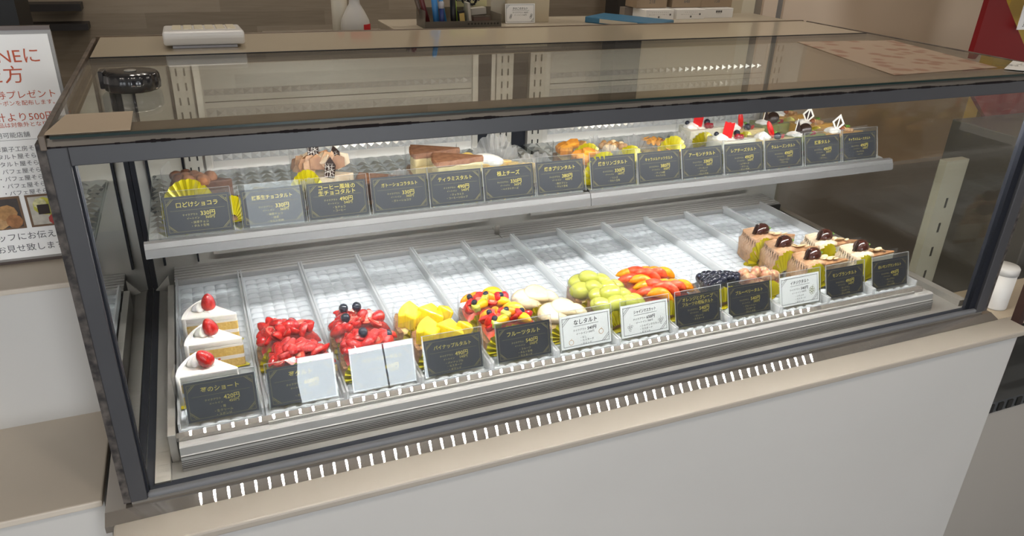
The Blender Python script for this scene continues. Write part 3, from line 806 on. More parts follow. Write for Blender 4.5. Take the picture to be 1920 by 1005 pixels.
def tart_base(name, label, cat, loc, rz, group, fill=CUSTARD, h=.020, crust_h=.022, fanm=True, film=True, filmh=.046, fx=-.004, fy=-.014, frz=None, r=R0, half=HALF, tx=TX, fR=.043, fh=.041, zs=None):
    t = thing(name, label, cat, loc, rz, group); t.scale = (1, 1, zs if zs else (1.13 if loc[2] < .1 else 1.15))
    G().prism(wedge_poly(r, half, tx), .0012, .007).obj('pastry_base', CRUST, t)
    # fluted crust wall round the outer arc
    n = 22; outer = []; inner = []
    for i in range(n + 1):
        a = PI - half + 2 * half * i / n
        ro = r + .0035 + (.0012 if i % 2 else 0)
        outer.append((tx + ro * math.cos(a), ro * math.sin(a))); inner.append((tx + (r - .003) * math.cos(a), (r - .003) * math.sin(a)))
    G().prism(outer + inner[::-1], .0008, crust_h).obj('crust_wall', CRUST, t, bevel=.0008)
    G().prism(wedge_poly(r - .003, half, tx, -.0002), .007, h).obj('filling', fill, t, bevel=.0008)
    if fanm: fan(t, fx, -(tx - fx) * math.tan(half) - .0045, .0, fR, fh, rz=half * .9)
    if film: film_band(t, r, half, tx, filmh)
    return t

Z_L = .0432   # on the lane trays
Z_U = .2412   # on the faceted tray
RY = math.radians(-9)

# --- strawberry shortcakes
def shortcake(x, y, rz, label, bx, by, brx, bry):
    r, half, tx = .077, math.radians(24), .042
    t = thing('strawberry_shortcake', label, 'cake', (x, y, Z_L), rz, 'strawberry shortcakes on the lower deck')
    lay = [('sponge', SPONGE, .001, .014), ('cream_layer', CREAM, .014, .020), ('sponge', SPONGE, .020, .034), ('cream_layer', CREAM, .034, .0375), ('cream_top', CREAM, .0375, .047)]
    for nm, m, a, b in lay: G().prism(wedge_poly(r, half, tx), a, b).obj(nm, m, t, bevel=.0012 if nm == 'cream_top' else .0004)
    n = 12; o = []; i_ = []
    for i in range(n + 1):
        a = PI - half + 2 * half * i / n
        o.append((tx + (r + .005) * math.cos(a), (r + .005) * math.sin(a))); i_.append((tx + (r - .001) * math.cos(a), (r - .001) * math.sin(a)))
    G().prism(o + i_[::-1], .001, .0475, smooth=True).obj('cream_side', CREAM, t)
    g = G()
    for q in range(3):
        xx = tx - r * (.45 + .17 * q); yy = -abs(tx - xx) * math.tan(half)
        g.ell(.0022, .0008, .0018, T(xx, yy + .0002, .0165, 0, 0, half))
    g.obj('fruit_bits', STRAWCUT, t)
    swirl(t, -.020, .004, .0465, .0125, .013)
    swirl(t, -.004, .002, .0465, .0085, .005)
    strawberry(t, bx, by, .0600, 1.42, brx, bry, .4)
    G().prism(wedge_poly(r + .010, half * 1.12, tx + .006), 0, .0009).obj('gold_board', FOIL, t)
    film_band(t, r + .004, half, tx, .050)
    return t
shortcake(.118, .302, math.radians(-27), 'strawberry shortcake at the back of the leftmost lane, upright berry on top', -.006, .004, .1, .05)
shortcake(.120, .222, math.radians(-25), 'strawberry shortcake in the middle of the leftmost lane', -.008, .002, .15, -.25)
shortcake(.108, .140, math.radians(-25), 'strawberry shortcake directly behind the leftmost lower price card', -.004, -.002, .25, -.45)

# --- fruit tarts on the lower deck
def strawberry_tart(x, y, rz, label):
    t = tart_base('strawberry_tart', label, 'tart', (x, y, Z_L), rz, 'plain strawberry tarts')
    dome(t, STRAW, .022, .025)
    for px, py, u in spots(26, R0, HALF, TX, .20, .95):
        halfberry(t, px, py, dome_z(px, py, .026, .025) + .002 * random.random(), 1.22, random.uniform(-.9, .9), random.uniform(-.9, .9), random.uniform(0, 3))
    return t
strawberry_tart(.222, .197, RY, 'plain strawberry tart at the back, with gold pleated foil before it')
strawberry_tart(.232, .131, RY, 'plain strawberry tart in front, half hidden by its price card')
def berry_tart(x, y, rz, label, bl):
    t = tart_base('berry_tart', label, 'tart', (x, y, Z_L), rz, 'strawberry and blueberry tarts', fh=.036)
    dome(t, STRAW, .022, .023)
    for px, py, u in spots(24, R0, HALF, TX, .20, .95):
        halfberry(t, px, py, dome_z(px, py, .026, .023), 1.2, random.uniform(-.9, .9), random.uniform(-.9, .9), random.uniform(0, 3))
    for px, py, pz in bl: blueberry(t, px, py, pz, 1.1, random.uniform(-.5, .2), random.uniform(-.3, .3))
    return t
berry_tart(.329, .196, RY, 'strawberry tart with three blueberries, at the back of its lane', [(-.024, .006, .060), (-.004, .004, .062), (-.022, -.014, .055)])
berry_tart(.332, .131, RY, 'strawberry and blueberry tart right behind the glaring price card', [(-.012, -.008, .060), (.024, -.001, .050)])
def pineapple_tart(x, y, rz, label):
    t = tart_base('pineapple_tart', label, 'tart', (x, y, Z_L), rz, 'pineapple tarts', crust_h=.030, h=.026, fh=.036)
    for (px, py, r_, a0, ry, s) in ((-.020, .004, .042, 2.7, .10, 1.25), (.004, .000, .042, .25, .32, 1.25), (-.018, -.008, .034, 3.6, .02, 1.1), (.026, .002, .028, .2, .5, .9)):
        n = 6; P = [(0, 0)] + [(r_ * math.cos(-.55 + 1.1 * k / n), r_ * math.sin(-.55 + 1.1 * k / n)) for k in range(n + 1)]
        g = G().prism([(p[0] - r_ * .55, p[1] * s) for p in P], 0, .023, T(px, py, .026, 0, ry if a0 < 1 else -.05, a0))
        g.obj('pineapple_chunk', PINE, t, bevel=.003, seg=3)
    return t
pineapple_tart(.429, .188, RY, 'pineapple tart with tall yellow chunks at the back of its lane')
pineapple_tart(.442, .130, RY, 'pineapple tart with pale pointed chunk behind its price card')
def fruit_tart(x, y, rz, label):
    t = tart_base('mixed_fruit_tart', label, 'tart', (x, y, Z_L), rz, 'mixed fruit tarts')
    dome(t, GRAPEF, .022, .022)
    sp = spots(20, R0, HALF, TX, .20, .95)
    kinds = ['s', 'm', 's', 'k', 's', 'o', 's', 'k', 's', 'm', 's', 'o', 's', 's', 'k', 's', 'o', 's', 's', 's']
    for (px, py, u), kd in zip(sp, kinds):
        z = dome_z(px, py, .026, .022)
        if kd == 's': halfberry(t, px, py, z, 1.15, random.uniform(-1, 1), random.uniform(-1, 1), random.uniform(0, 3))
        elif kd == 'k': G().box(-.0075, .0075, -.0055, .0055, -.004, .005, T(px, py, z + .002, random.uniform(-.4, .4), random.uniform(-.4, .4), random.uniform(0, 3))).obj('kiwi_piece', KIWI, t, bevel=.0018)
        elif kd == 'm': segment(t, px, py, z + .002, MANGO, .016, .0075, .0075, random.uniform(0, 3), .3, .2, 'mango_piece', 18)
        elif kd == 'o': segment(t, px, py, z + .003, ORANGE, .016, .006, .007, random.uniform(0, 3))
        else: blueberry(t, px, py - .003, z + .009, 1.05, -.4)
    for bx_, by_ in ((-.004, .002), (-.030, .010), (-.026, -.014), (.020, -.002)): blueberry(t, bx_, by_, dome_z(bx_, by_, .0315, .022), .80, -.6)
    segment(t, .014, .010, .050, MANGO, .022, .009, .010, -.5, 0, .3, 'mango_piece')
    return t
fruit_tart(.539, .190, RY, 'mixed fruit tart at the back, with gold foil fan and mango slice')
fruit_tart(.551, .130, RY, 'mixed fruit tart with blueberries right behind its price card')
def pear_tart(x, y, rz, label):
    t = tart_base('pear_tart', label, 'tart', (x, y, Z_L), rz, 'pear tarts', crust_h=.026, h=.024, fh=.034)
    for px, py, pz, rx_, ry_, rz_, sc_ in ((-.026, .004, .036, .1, -.05, .2, 1.0), (-.004, .004, .041, .16, .20, .1, 1.0), (.018, .002, .034, .05, .42, .0, .75), (-.022, -.012, .032, -.3, .05, -.2, .8)):
        G().ell(.026 * sc_, .021 * sc_, .0085, T(px, py, pz, rx_, ry_, rz_), 20, 9, 7).obj('pear_slice', PEAR, t)
    return t
pear_tart(.634, .190, RY, 'pale pear tart at the back of its lane')
pear_tart(.657, .131, RY, 'pale pear tart close behind the handwritten pear card')
def grape_tart(x, y, rz, label):
    t = tart_base('green_grape_tart', label, 'tart', (x, y, Z_L), rz, 'green grape tarts', crust_h=.028, h=.024, fh=.036)
    for px, py, pz, rr in ((-.028, .015, .040, 0.2), (-.032, -.010, .037, -.3), (-.012, .006, .049, .1), (-.010, -.012, .040, .3), (.010, .008, .042, .5), (.014, -.006, .037, -.2), (.032, .001, .033, .2)):
        G().ell(.0210, .0165, .0130, T(px, py, pz, random.uniform(-.3, .3), random.uniform(-.2, .4), rr), 18, 10).obj('grape_half', GRAPE, t)
    return t
grape_tart(.742, .192, RY, 'shiny green grape tart at the back of its lane')
grape_tart(.750, .131, RY, 'green grape tart partly hidden by the handwritten grape card')
def citrus_tart(x, y, rz, label):
    t = tart_base('citrus_tart', label, 'tart', (x, y, Z_L), rz, 'orange and grapefruit tarts', crust_h=.026, h=.023, fh=.036)
    dome(t, GRAPEF, .022, .020)
    sp = [(-.030, .014, ORANGE), (-.034, -.006, GRAPEF), (-.018, .004, GRAPEF), (-.020, -.016, ORANGE), (-.003, .009, ORANGE), (-.004, -.006, GRAPEF), (.012, .004, ORANGE), (.014, -.004, GRAPEF), (.029, .000, ORANGE)]
    for i, (px, py, m) in enumerate(sp):
        segment(t, px, py, dome_z(px, py, .033, .017) + .001 * (i % 3), m, .027 - .011 * max(0, px) / .04, .0088, .0085, -.25 + .25 * math.sin(i * 2.1), .5 * math.sin(i), .22)
    film_fan(t, .012, .016, .0, .036, .044)
    return t
citrus_tart(.845, .184, RY, 'orange and grapefruit tart at the back, with clear pleated film')
citrus_tart(.848, .130, RY, 'orange and grapefruit tart right behind its two-line price card')
def blueberry_tart(x, y, rz, label):
    t = tart_base('blueberry_tart', label, 'tart', (x, y, Z_L), rz, None, fh=.036)
    dome(t, BLUEB, .020, .016)
    for i, (px, py, u) in enumerate(spots(26, R0, HALF, TX, .18, .94)):
        blueberry(t, px, py, dome_z(px, py, .027, .018), 1.25, random.uniform(-.9, .9), random.uniform(-.9, .9))
    G().ell(.0060, .0060, .0055, T(-.006, -.020, .030), 12, 7).obj('cut_blueberry', mat('cut_berry_flesh', (.36, .33, .14), .3), t)
    return t
blueberry_tart(.968, .140, RY, 'tart heaped with dark glossy blueberries')
def fig_tart(x, y, rz, label):
    t = tart_base('fig_tart', label, 'tart', (x, y, Z_L), rz, None, fh=.034)
    dome(t, FIGP, .020, .012)
    for (px, py, pz, rz_) in ((-.032, .010, .035, .3), (-.030, -.010, .034, -.5), (-.014, .002, .041, .9), (.004, .006, .037, .1), (.006, -.006, .036, -.4), (.024, .001, .032, .2)):
        g = G(); g.ell(.0160, .0095, .0105, T(px, py, pz, .2, .2, rz_), 14, 8, 10); a = g.obj('fig_wedge', FIGP, t)
        G().ell(.0142, .0040, .0050, T(px, py + .0052, pz - .002, .2, .2, rz_), 12, 6, 10).obj('fig_rim', FIGS, a)
    film_fan(t, .014, .016, .0, .034, .036)
    return t
fig_tart(1.058, .138, RY, 'fig tart with pink wedges behind the handwritten fig card')
def mont_blanc(x, y, rz, label, group, cream, top, cut):
    r, half, tx = .110, math.radians(15), .060
    t = tart_base('chestnut_cream_tart', label, 'tart', (x, y, Z_L), rz, group, fill=cut, h=.036, crust_h=.016, fx=-.030, fR=.034, fh=.046, zs=1.25, r=r, half=half, tx=tx)
    G().prism(wedge_poly(r - .003, half, tx, -.0002), .036, .0395).obj('powder_top', top, t, bevel=.001)
    # ribbons of cream piped down over the arc end
    g = G(); rr = r - .001
    for k in range(9):
        a = PI - half * .96 + 2 * half * .96 * k / 8; ca, sa = math.cos(a), math.sin(a)
        g.tube([(tx + (rr + .001) * ca, (rr + .001) * sa, .014), (tx + (rr + .003) * ca, (rr + .003) * sa, .030), (tx + (rr - .001) * ca, (rr - .001) * sa, .041), (tx + (rr - .018) * ca, (rr - .018) * sa, .045), (tx + (rr - .040) * ca, (rr - .040) * sa, .042)], .0042, 7)
    g.obj('piped_cream', cream, t)
    G().ell(.0175, .0135, .0095, T(-.024, -.003, .053, .25, -.10, .25), 18, 10, 5).obj('chestnut', CHEST, t)
    G().box(-.0075, .0075, -.0010, .0010, -.0085, .0085, T(-.042, -.010, .056, .15, .3, .55)).obj('chocolate_plate', CHOC, t)
    for k in range(5):
        G().ell(.0085, .0048, .0011, T(-.004 + .008 * k, -.003 + .005 * (k % 2), .0455 - .0007 * k, random.uniform(-.6, .6), random.uniform(.1, .5), random.uniform(0, 3)), 10, 5).obj('almond_slice', ALMOND, t)
    leafy(t, -.004, .004, .051, .8)
    return t
mont_blanc(1.182, .268, RY, 'brown chestnut cream tart at the back of its lane, green garnish on top', 'brown chestnut cream tarts', BROWNC, POWD, TANC)
mont_blanc(1.183, .202, RY, 'brown chestnut cream tart in the middle of its lane', 'brown chestnut cream tarts', BROWNC, POWD, TANC)
mont_blanc(1.195, .137, RY, 'brown chestnut cream tart directly behind its price card', 'brown chestnut cream tarts', BROWNC, POWD, TANC)
mont_blanc(1.286, .203, RY, 'pale chestnut cream tart at the back, rightmost lane', 'pale chestnut cream tarts', PALEC, POWD, MOUSSEW)
mont_blanc(1.314, .137, RY, 'pale chestnut cream tart in front, behind the rightmost price card', 'pale chestnut cream tarts', PALEC, POWD, MOUSSEW)

# --- upper shelf
def simple_tart(name, label, x, y, fill, top, h=.024, rz=RY, group=None, fanm=True, film=True, **k):
    t = tart_base(name, label, 'tart', (x, y, Z_U), rz, group, fill=fill, h=h, fanm=fanm, film=film, **k)
    return t
t = simple_tart('chocolate_tart', 'dark chocolate tart wrapped in film behind the leftmost upper card', .128, .352, CHOCB, COCOA, .030, fx=-.014, fy=-.018, fR=.040, fh=.050, filmh=.060)
g = G(); g.prism(wedge_poly(R0 - .004, HALF, TX), .030, .042)
g.obj('chocolate_top', CHOCB, t, bevel=.003)
for px, py, u in spots(9, R0, HALF, TX, .3, .9): G().ell(.012, .010, .008, T(px, py, .044, random.uniform(-.5, .5), random.uniform(-.4, .4), random.uniform(0, 3)), 9, 6).obj('chocolate_crumble', COCOA if u < .7 else CHOCB, t)
film_fan(t, .024, -.012, 0, .026, .030)
t = simple_tart('chocolate_tart', 'second dark chocolate tart, low between the two leftmost upper cards', .170, .306, CHOCB, COCOA, .022, fx=.000, fR=.026, fh=.036)
for px, py, u in spots(5, R0, HALF, TX, .3, .9): G().ell(.010, .008, .005, T(px, py, .024, 0, 0, u * 3), 9, 6).obj('chocolate_crumble', COCOA, t)
t = simple_tart('matcha_chocolate_tart', 'low brownish green tart mostly hidden behind the second upper card', .236, .308, mat('matcha_chocolate', (.20, .16, .05), .6), COCOA, .028, fanm=False, filmh=.040)
film_fan(t, .046, -.010, 0, .026, .042)
def coffee_tart(x, y, label):
    t = simple_tart('coffee_chocolate_tart', label, x, y, PALEC, None, .030, fx=-.026, fR=.030, fh=.042, filmh=.055, zs=1.4)
    CAR2 = mat('caramel_shard', (.36, .17, .07), .5, col2=(.26, .11, .045), nscale=60)
    cols = (BROWNC, CAR2, PALEC, CAR2, BROWNC, PALEC)
    for k, (px, py, u) in enumerate(spots(22, R0, HALF, TX, .15, .95)):
        pz = dome_z(px, py, .030, .018)
        q = [(-.012, -.006), (.010, -.008), (.013, .003), (.002, .011), (-.010, .006)]
        G().prism(q, -.0012, .0012, T(px, py, pz, random.uniform(.5, 1.5), random.uniform(-.5, .5), random.uniform(-.8, .8), random.uniform(.8, 1.15))).obj('cream_shard', cols[(k * 5 + int(px > 0) * 2) % 6], t, bevel=.0008)
    for (px, py, pz, ry, rz_, s) in ((-.014, .000, .060, .05, .2, 1.15), (.020, .000, .050, .25, -.3, 1.0), (.010, -.018, .040, -.1, .1, 1.1)):
        q = [(-.007, -.009), (.007, -.010), (.009, .004), (.001, .013), (-.006, .005)]
        M_ = T(px, py, pz, PI / 2, 0, rz_, s) @ Matrix.Rotation(ry, 4, 'Z')
        pl = G().prism(q, -.0007, .0007, M_).obj('chocolate_plate', CHOC, t)
        g = G()
        for a in range(5):
            stroke2 = [(-.006 + .003 * a, -.009, .001), (-.005 + .0024 * ((a * 2) % 5), .006, .001)]
            g.tube([M_ @ Vector(v_) for v_ in stroke2], .00022, 4)
            g.tube([M_ @ Vector((-.0066, -.008 + .0032 * a, .001)), M_ @ Vector((.007, -.009 + .0030 * ((a * 3) % 5), .001))], .00022, 4)
        g.obj('white_lattice', WCHOC, pl)
    return t
coffee_tart(.312, .345, 'coffee cream tart with three dark lattice chocolate plates')
t = simple_tart('chocolate_cake_slice', 'low brown baked chocolate cake slice in pleated clear film', .398, .316, CHOCB, None, .030, fanm=False, filmh=.036)
G().prism(wedge_poly(R0 - .006, HALF * .94, TX), .030, .0335).obj('cake_top', COCOA, t, bevel=.0015)
film_fan(t, .030, -.012, 0, .036, .040)
def tiramisu(x, y, label):
    t = simple_tart('tiramisu_tart', label, x, y, MOUSSEP, None, .034, group='tiramisu tarts', fanm=True, filmh=.055, fh=.016)
    TC = mat('tiramisu_cream', (.78, .64, .33), .5, col2=(.70, .55, .26), nscale=50, bump=.3, bscale=90)
    def wavy(k0, amp, gr):
        P = []
        for i in range(33):
            a = PI - HALF * .97 + 1.94 * HALF * i / 32; rr = R0 - .004 + gr + amp * math.sin(i * 1.1 + k0)
            P.append((TX + rr * math.cos(a), rr * math.sin(a)))
        for i in range(12):
            q = (i + 1) / 13; rr = (R0 - .004) * (1 - q)
            a = PI + HALF * .97; P.append((TX + rr * math.cos(a), rr * math.sin(a) - gr + amp * math.sin(i * 1.5 + k0)))
        for i in range(12):
            q = (i + 1) / 13; rr = (R0 - .004) * q
            a = PI - HALF * .97; P.append((TX + rr * math.cos(a), rr * math.sin(a) + gr))
        return P
    G().prism(wavy(0, .0008, .0), .034, .046).obj('cream_top', TC, t, bevel=.002)
    G().prism(wavy(1, .0016, .001), .046, .054).obj('cocoa_dusting', COCOA, t, bevel=.0032, seg=3)
    return t
tiramisu(.503, .366, 'cocoa-dusted tiramisu tart at the back, left of the cheese tart')
tiramisu(.526, .312, 'cocoa-dusted tiramisu tart in front, right behind its black card')
t = simple_tart('cheese_tart', 'yellow cheese tart with white cream in tall pleated clear film', .588, .345, CHEESE, None, .030, fx=-.002, fy=-.016, fR=.032, fh=.022, filmh=.055)
G().prism(wedge_poly(R0 - .004, HALF, TX), .030, .034).obj('cheese_top', CHEESE, t, bevel=.002)
G().ell(.030, .014, .010, T(.004, -.004, .036, 0, .16, .12), 20, 9).obj('white_cream', mat('bright_cream', (.92, .90, .84), .4), t)
G().ell(.016, .016, .013, T(-.030, .004, .034, 0, .1, 0), 14, 8).obj('cheese_mound', CHEESE, t)
film_fan(t, .022, .008, 0, .050, .066)
t = simple_tart('custard_pudding_tart', 'low pale custard tart mostly hidden left of the shelf joint', .662, .312, mat('baked_custard', (.82, .58, .22), .4), None, .030, fanm=False, filmh=.038)
film_fan(t, .010, .004, 0, .044, .044)
def apple_tart(x, y, label):
    t = simple_tart('baked_apple_tart', label, x, y, CUSTARD, None, .022, group='baked apple tarts', fx=.004, fy=-.018, fR=.042, fh=.048)
    for (px, py, pz, rz_) in ((-.034, .008, .036, .4), (-.030, -.010, .035, -.3), (-.016, .002, .042, .2), (.002, .006, .037, 1.0), (.016, 0, .034, .1)):
        G().prism([(-.013, -.006), (.010, -.009), (.013, .004), (.001, .009), (-.011, .006)], -.005, .006, T(px, py, pz, random.uniform(-.5, .5), random.uniform(-.4, .4), rz_)).obj('apple_piece', mat('baked_apple', (.80, .36, .05), .25, col2=(.62, .22, .03), nscale=60, coat=.3) if px < 0 else NUT, t, bevel=.002)
    film_fan(t, .034, .010, 0, .036, .046)
    return t
apple_tart(.782, .362, 'baked apple tart with orange fruit and gold foil, right of the shelf joint')
apple_tart(.786, .306, 'baked apple tart in front, gold foil showing in the gap at the shelf joint')
t = simple_tart('caramel_nut_tart', 'tart topped with pale whole nuts in gold foil and clear film', .862, .354, CUSTARD, None, .020, fx=.010, fR=.040, fh=.040)
for i, (px, py, u) in enumerate(spots(14, R0, HALF, TX, .25, .92)):
    G().ell(.0072, .0060, .0058, T(px, py, .029 + .008 * max(0, 1 - ((px + .015) / .04) ** 2), .3, .2, i), 10, 7).obj('whole_nut', NUT if i % 3 else ALMOND, t)
film_fan(t, .034, .008, 0, .044, .046)
t = simple_tart('almond_tart', 'tart with toasted orange-brown almond flakes and gold foil', .954, .352, CUSTARD, None, .024, fx=.010, fy=-.018, fR=.044, fh=.050)
AL2 = mat('toasted_almond', (.74, .36, .07), .5, col2=(.58, .24, .04), nscale=60)
for i, (px, py, u) in enumerate(spots(22, R0, HALF, TX, .2, .92)):
    G().ell(.0095, .0048, .0010, T(px, py, .030 + .010 * max(0, 1 - ((px + .02) / .045) ** 2), random.uniform(-.6, .6), random.uniform(-.5, .5), i), 10, 5).obj('almond_flake', AL2, t)
film_fan(t, .040, .008, 0, .036, .046)
t = simple_tart('almond_tart', 'second almond tart, low in front behind its price card', .962, .306, CUSTARD, None, .024, fanm=False, filmh=.036)
for i, (px, py, u) in enumerate(spots(12, R0, HALF, TX, .2, .92)):
    G().ell(.0095, .0048, .0010, T(px, py, .029, random.uniform(-.6, .6), random.uniform(-.5, .5), i), 10, 5).obj('almond_flake', AL2, t)

def mousse(name, label, x, y, group, body, tone=None, h=.046, fanm=True):
    t = thing(name, label, 'tart', (x, y, Z_U), RY, group)
    r, half, tx = .098, math.radians(17), .052
    G().prism(wedge_poly(r, half, tx), .0012, .008).obj('pastry_base', CRUST, t)
    G().prism(wedge_poly(r, half, tx), .008, h, smooth=False).obj('mousse_body', body, t, bevel=.002, seg=3)
    if fanm: fan(t, -.010, -(tx + .010) * math.tan(half) - .0045, 0, .034, .038, rz=half * .9)
    film_band(t, r, half, tx, .052)
    return t
def frame_plate(t, x, y, z, s, rz, inner, bar_=True, ry=0.0):
    """upright chocolate diamond: white outline, dark half inside"""
    M_ = T(x, y, z, PI / 2, 0, rz, s) @ Matrix.Rotation(ry, 4, 'Z')
    w2, h2 = .0095, .0145
    o_ = [(0, -h2), (w2, 0), (0, h2), (-w2, 0)]; i_ = [(a * .68, b * .70) for a, b in o_]
    v = [(a, b, zz) for zz in (-.0011, .0011) for a, b in o_ + i_]
    f = []
    for k in range(4):
        k2 = (k + 1) % 4
        f += [(k, k2, 4 + k2, 4 + k), (8 + k, 12 + k, 12 + k2, 8 + k2), (k, 8 + k, 8 + k2, k2), (4 + k, 4 + k2, 12 + k2, 12 + k)]
    g = G().add(v, f, M_)
    if bar_: g.box(-.0010, .0010, -h2 * .7, h2 * .7, -.0011, .0011, M_)
    p = g.obj('white_diamond_plate', WCHOC, t)
    if inner: G().prism(i_, -.0006, .0004, M_).obj('dark_inlay', CHOC, p)
    return p
def rare_cheese(x, y, label):
    t = mousse('rare_cheese_tart', label, x, y, 'white cheese mousse tarts', MOUSSEW, h=.042)
    swirl(t, -.028, .000, .0415, .015, .012); swirl(t, -.008, -.001, .0415, .011, .006)
    g = G()
    M_ = T(-.017, -.006, .062, .06, .08, -.45)
    for k in range(5): g.box(-.0095 + .0038 * k, -.0060 + .0038 * k, -.0014, .0014, -.016, .015 - .0012 * (k % 2), M_)
    g.box(-.0092, .0092, -.0010, .0010, -.0155, .0135, M_)
    g.obj('red_plate', REDCH, t)
    raspberry(t, .003, -.008, .0480, 1.0); raspberry(t, .012, -.006, .0465, .95); blueberry(t, .009, .006, .051, 1.0); blueberry(t, -.036, .004, .051, .75)
    return t
rare_cheese(1.098, .424, 'white cheese mousse slice with red plate at the back')
rare_cheese(1.104, .334, 'white cheese mousse slice with red plate in front')
def rum_raisin(x, y, label, ry):
    t = mousse('rum_raisin_tart', label, x, y, 'pale yellow slices with strawberry sticks', MOUSSEP, h=.038)
    swirl(t, -.026, -.002, .0375, .0155, .015)
    G().ell(.0058, .0036, .019, T(-.011, -.002, .056, 0, ry, -.2), 12, 9).obj('strawberry_stick', STRAW, t)
    blueberry(t, .004, -.007, .043, 1.15); strawberry(t, .017, -.003, .0415, .55, .6, .4)
    leafy(t, .001, .000, .049, .8)
    return t
rum_raisin(1.184, .404, 'pale yellow slice with upright strawberry stick, at the back', -.18)
rum_raisin(1.198, .328, 'pale yellow slice with leaning strawberry stick, in front', -.45)
def matcha(x, y, label):
    t = mousse('matcha_tart', label, x, y, 'green slices with dark cookies', MATCHA, h=.037, fanm=False)
    swirl(t, -.028, -.003, .0365, .0155, .009)
    G().lathe([(.0115, -.0032), (.0125, -.001), (.0125, .001), (.0115, .0032)], 22, T(-.006, -.004, .0490, 1.2, 0, -.55)).obj('dark_cookie', CHOC, t)
    M_ = T(-.026, -.004, .053, PI / 2, 0, -.5, 1.15)
    pl = G().prism([(-.0015, -.012), (.008, -.006), (.0005, .015)], -.0007, .0007, M_).obj('chocolate_triangle', CHOC, t)
    G().prism([(-.0032, -.013), (-.0015, -.012), (.0005, .015), (-.0004, .0165)], -.0009, .0009, M_).obj('white_edge', WCHOC, pl)
    raspberry(t, .010, -.004, .0405, .75); raspberry(t, .017, -.002, .0400, .7); leafy(t, .005, -.007, .0415, .9)
    return t
matcha(1.286, .432, 'green slice with dark round cookie, at the back')
matcha(1.286, .334, 'green slice with dark round cookie, in front behind the greyish card')
def caramel(x, y, label, inner, plate=True):
    t = mousse('caramel_mousse_tart', label, x, y, 'caramel mousse slices', MOUSSEY, h=.039)
    swirl(t, -.026, -.002, .0385, .0165, .012)
    if plate: frame_plate(t, -.024, -.012, .061, 1.25, -.55, inner, ry=-.08)
    for k in range(5): G().ell(.0058, .0048, .0046, T(-.006 + .006 * k, -.004 + .003 * (k % 2), .046 - .0012 * k, .2, .3, k), 10, 7).obj('caramel_nut', NUT if k else mat('dark_caramel', (.26, .07, .02), .25, coat=.3), t)
    leafy(t, .010, .002, .048, 1.0)
    return t
caramel(1.362, .478, 'caramel mousse slice furthest back, without a visible diamond plate', False, False)
caramel(1.362, .396, 'caramel mousse slice in the middle, dark-filled white diamond plate', True)
caramel(1.377, .326, 'caramel mousse slice in front, open white diamond plate', False)

# ------------------------------------------------------------------ things on top of the case
t = thing('tape_dispenser', 'black round plastic tape dispenser on the top glass, left end', 'tape dispenser', (.0725, .200, TZ))
def lobe(a, z): return 1 + .018 * math.cos(16 * a)
G().lathe([(.028, 0), (.031, .002), (.0318, .010), (.031, .019), (.029, .0210), (.010, .0216)], 96, None, True, lobe).obj('tape_body', mat('black_plastic', (.012, .012, .015), .22, coat=.3), t, (0, 0, .0005))
G().lathe([(.0068, 0), (.0068, .0008)], 20).obj('centre_label', mat('grey_label', (.42, .40, .36), .5), t, (0, 0, .0225))
G().prism([(-.0345, -.010), (-.029, -.012), (-.027, .012), (-.033, .008)], .004, .0245).obj('cutter_tab', mat('black_plastic', (.012, .012, .015), .22, coat=.3), t, bevel=.001)
# white terminal, seen from behind
t = thing('payment_terminal', 'white plastic keypad terminal lying on the beige back of the case', 'payment terminal', (.166, .545, TZ))
g = G(); pr = [(-.056, .0045), (-.064, .016), (-.0660, .022), (-.060, .027), (.060, .020), (.064, .010), (.060, .0035)]
k = len(pr); v = [(x, y, z) for x in (-.060, .060) for y, z in pr]
g.add(v, [tuple(range(k))[::-1], tuple(range(k, 2 * k))] + [(i, (i + 1) % k, (i + 1) % k + k, i + k) for i in range(k)])
WP = mat('white_plastic', (.72, .71, .70), .35)
g.obj('terminal_body', WP, t, bevel=.004, seg=3)
B(-.048, .048, -.056, .055, .0005, .0042).obj('base_foot', mat('grey_plastic', (.30, .30, .32), .4), t)
g = G()
for r_ in range(4):
    for c_ in range(6):
        x = -.046 + c_ * .0165; y = -.030 + r_ * .02; z = .0268 - (y + .06) * .060
        g.box(x, x + .0135, y, y + .014, z - .002, z + .0012)
g.obj('keys', mat('cream_keys', (.66, .60, .46), .5), t, bevel=.001)
# sheets on / under the top glass
o = G().prism([(.0, .004), (.077, .003), (.0765, .083), (.012, .084)], 0, .0005).obj('paper_strip', mat('kraft_paper', (.52, .42, .31), .8, noise=.06, nscale=9), None, (0, 0, TZ + .0003))
tag(o, 'plain tan paper strip taped on the front left corner of the top glass', 'paper')
fm = bpy.data.materials.new('pink_flyer'); fm.use_nodes = True
nt = fm.node_tree; b = nt.nodes['Principled BSDF']; tcn = nt.nodes.new('ShaderNodeTexCoord'); vo = nt.nodes.new('ShaderNodeTexVoronoi'); vo.inputs['Scale'].default_value = 30
nt.links.new(tcn.outputs['Object'], vo.inputs['Vector']); rr = nt.nodes.new('ShaderNodeValToRGB'); nt.links.new(vo.outputs['Distance'], rr.inputs[0])
rr.color_ramp.elements[0].position = .28; rr.color_ramp.elements[1].position = .48; rr.color_ramp.elements[0].color = (.34, .19, .13, 1); rr.color_ramp.elements[1].color = (.46, .345, .255, 1)
nt.links.new(rr.outputs[0], b.inputs['Base Color']); b.inputs['Roughness'].default_value = .55
o = G().prism([(1.236, .354), (1.150, .040), (1.395, .050), (1.462, .330)][::-1], 0, .0005).obj('menu_flyer', fm, None, (0, 0, TZ + .0004))
tag(o, 'pinkish flyer with reddish food patches on the right end of the top glass', 'flyer')
t = thing('note_card', 'small white handwritten note lying at the right front of the top glass', 'note', (1.44, .058, TZ + .0012))
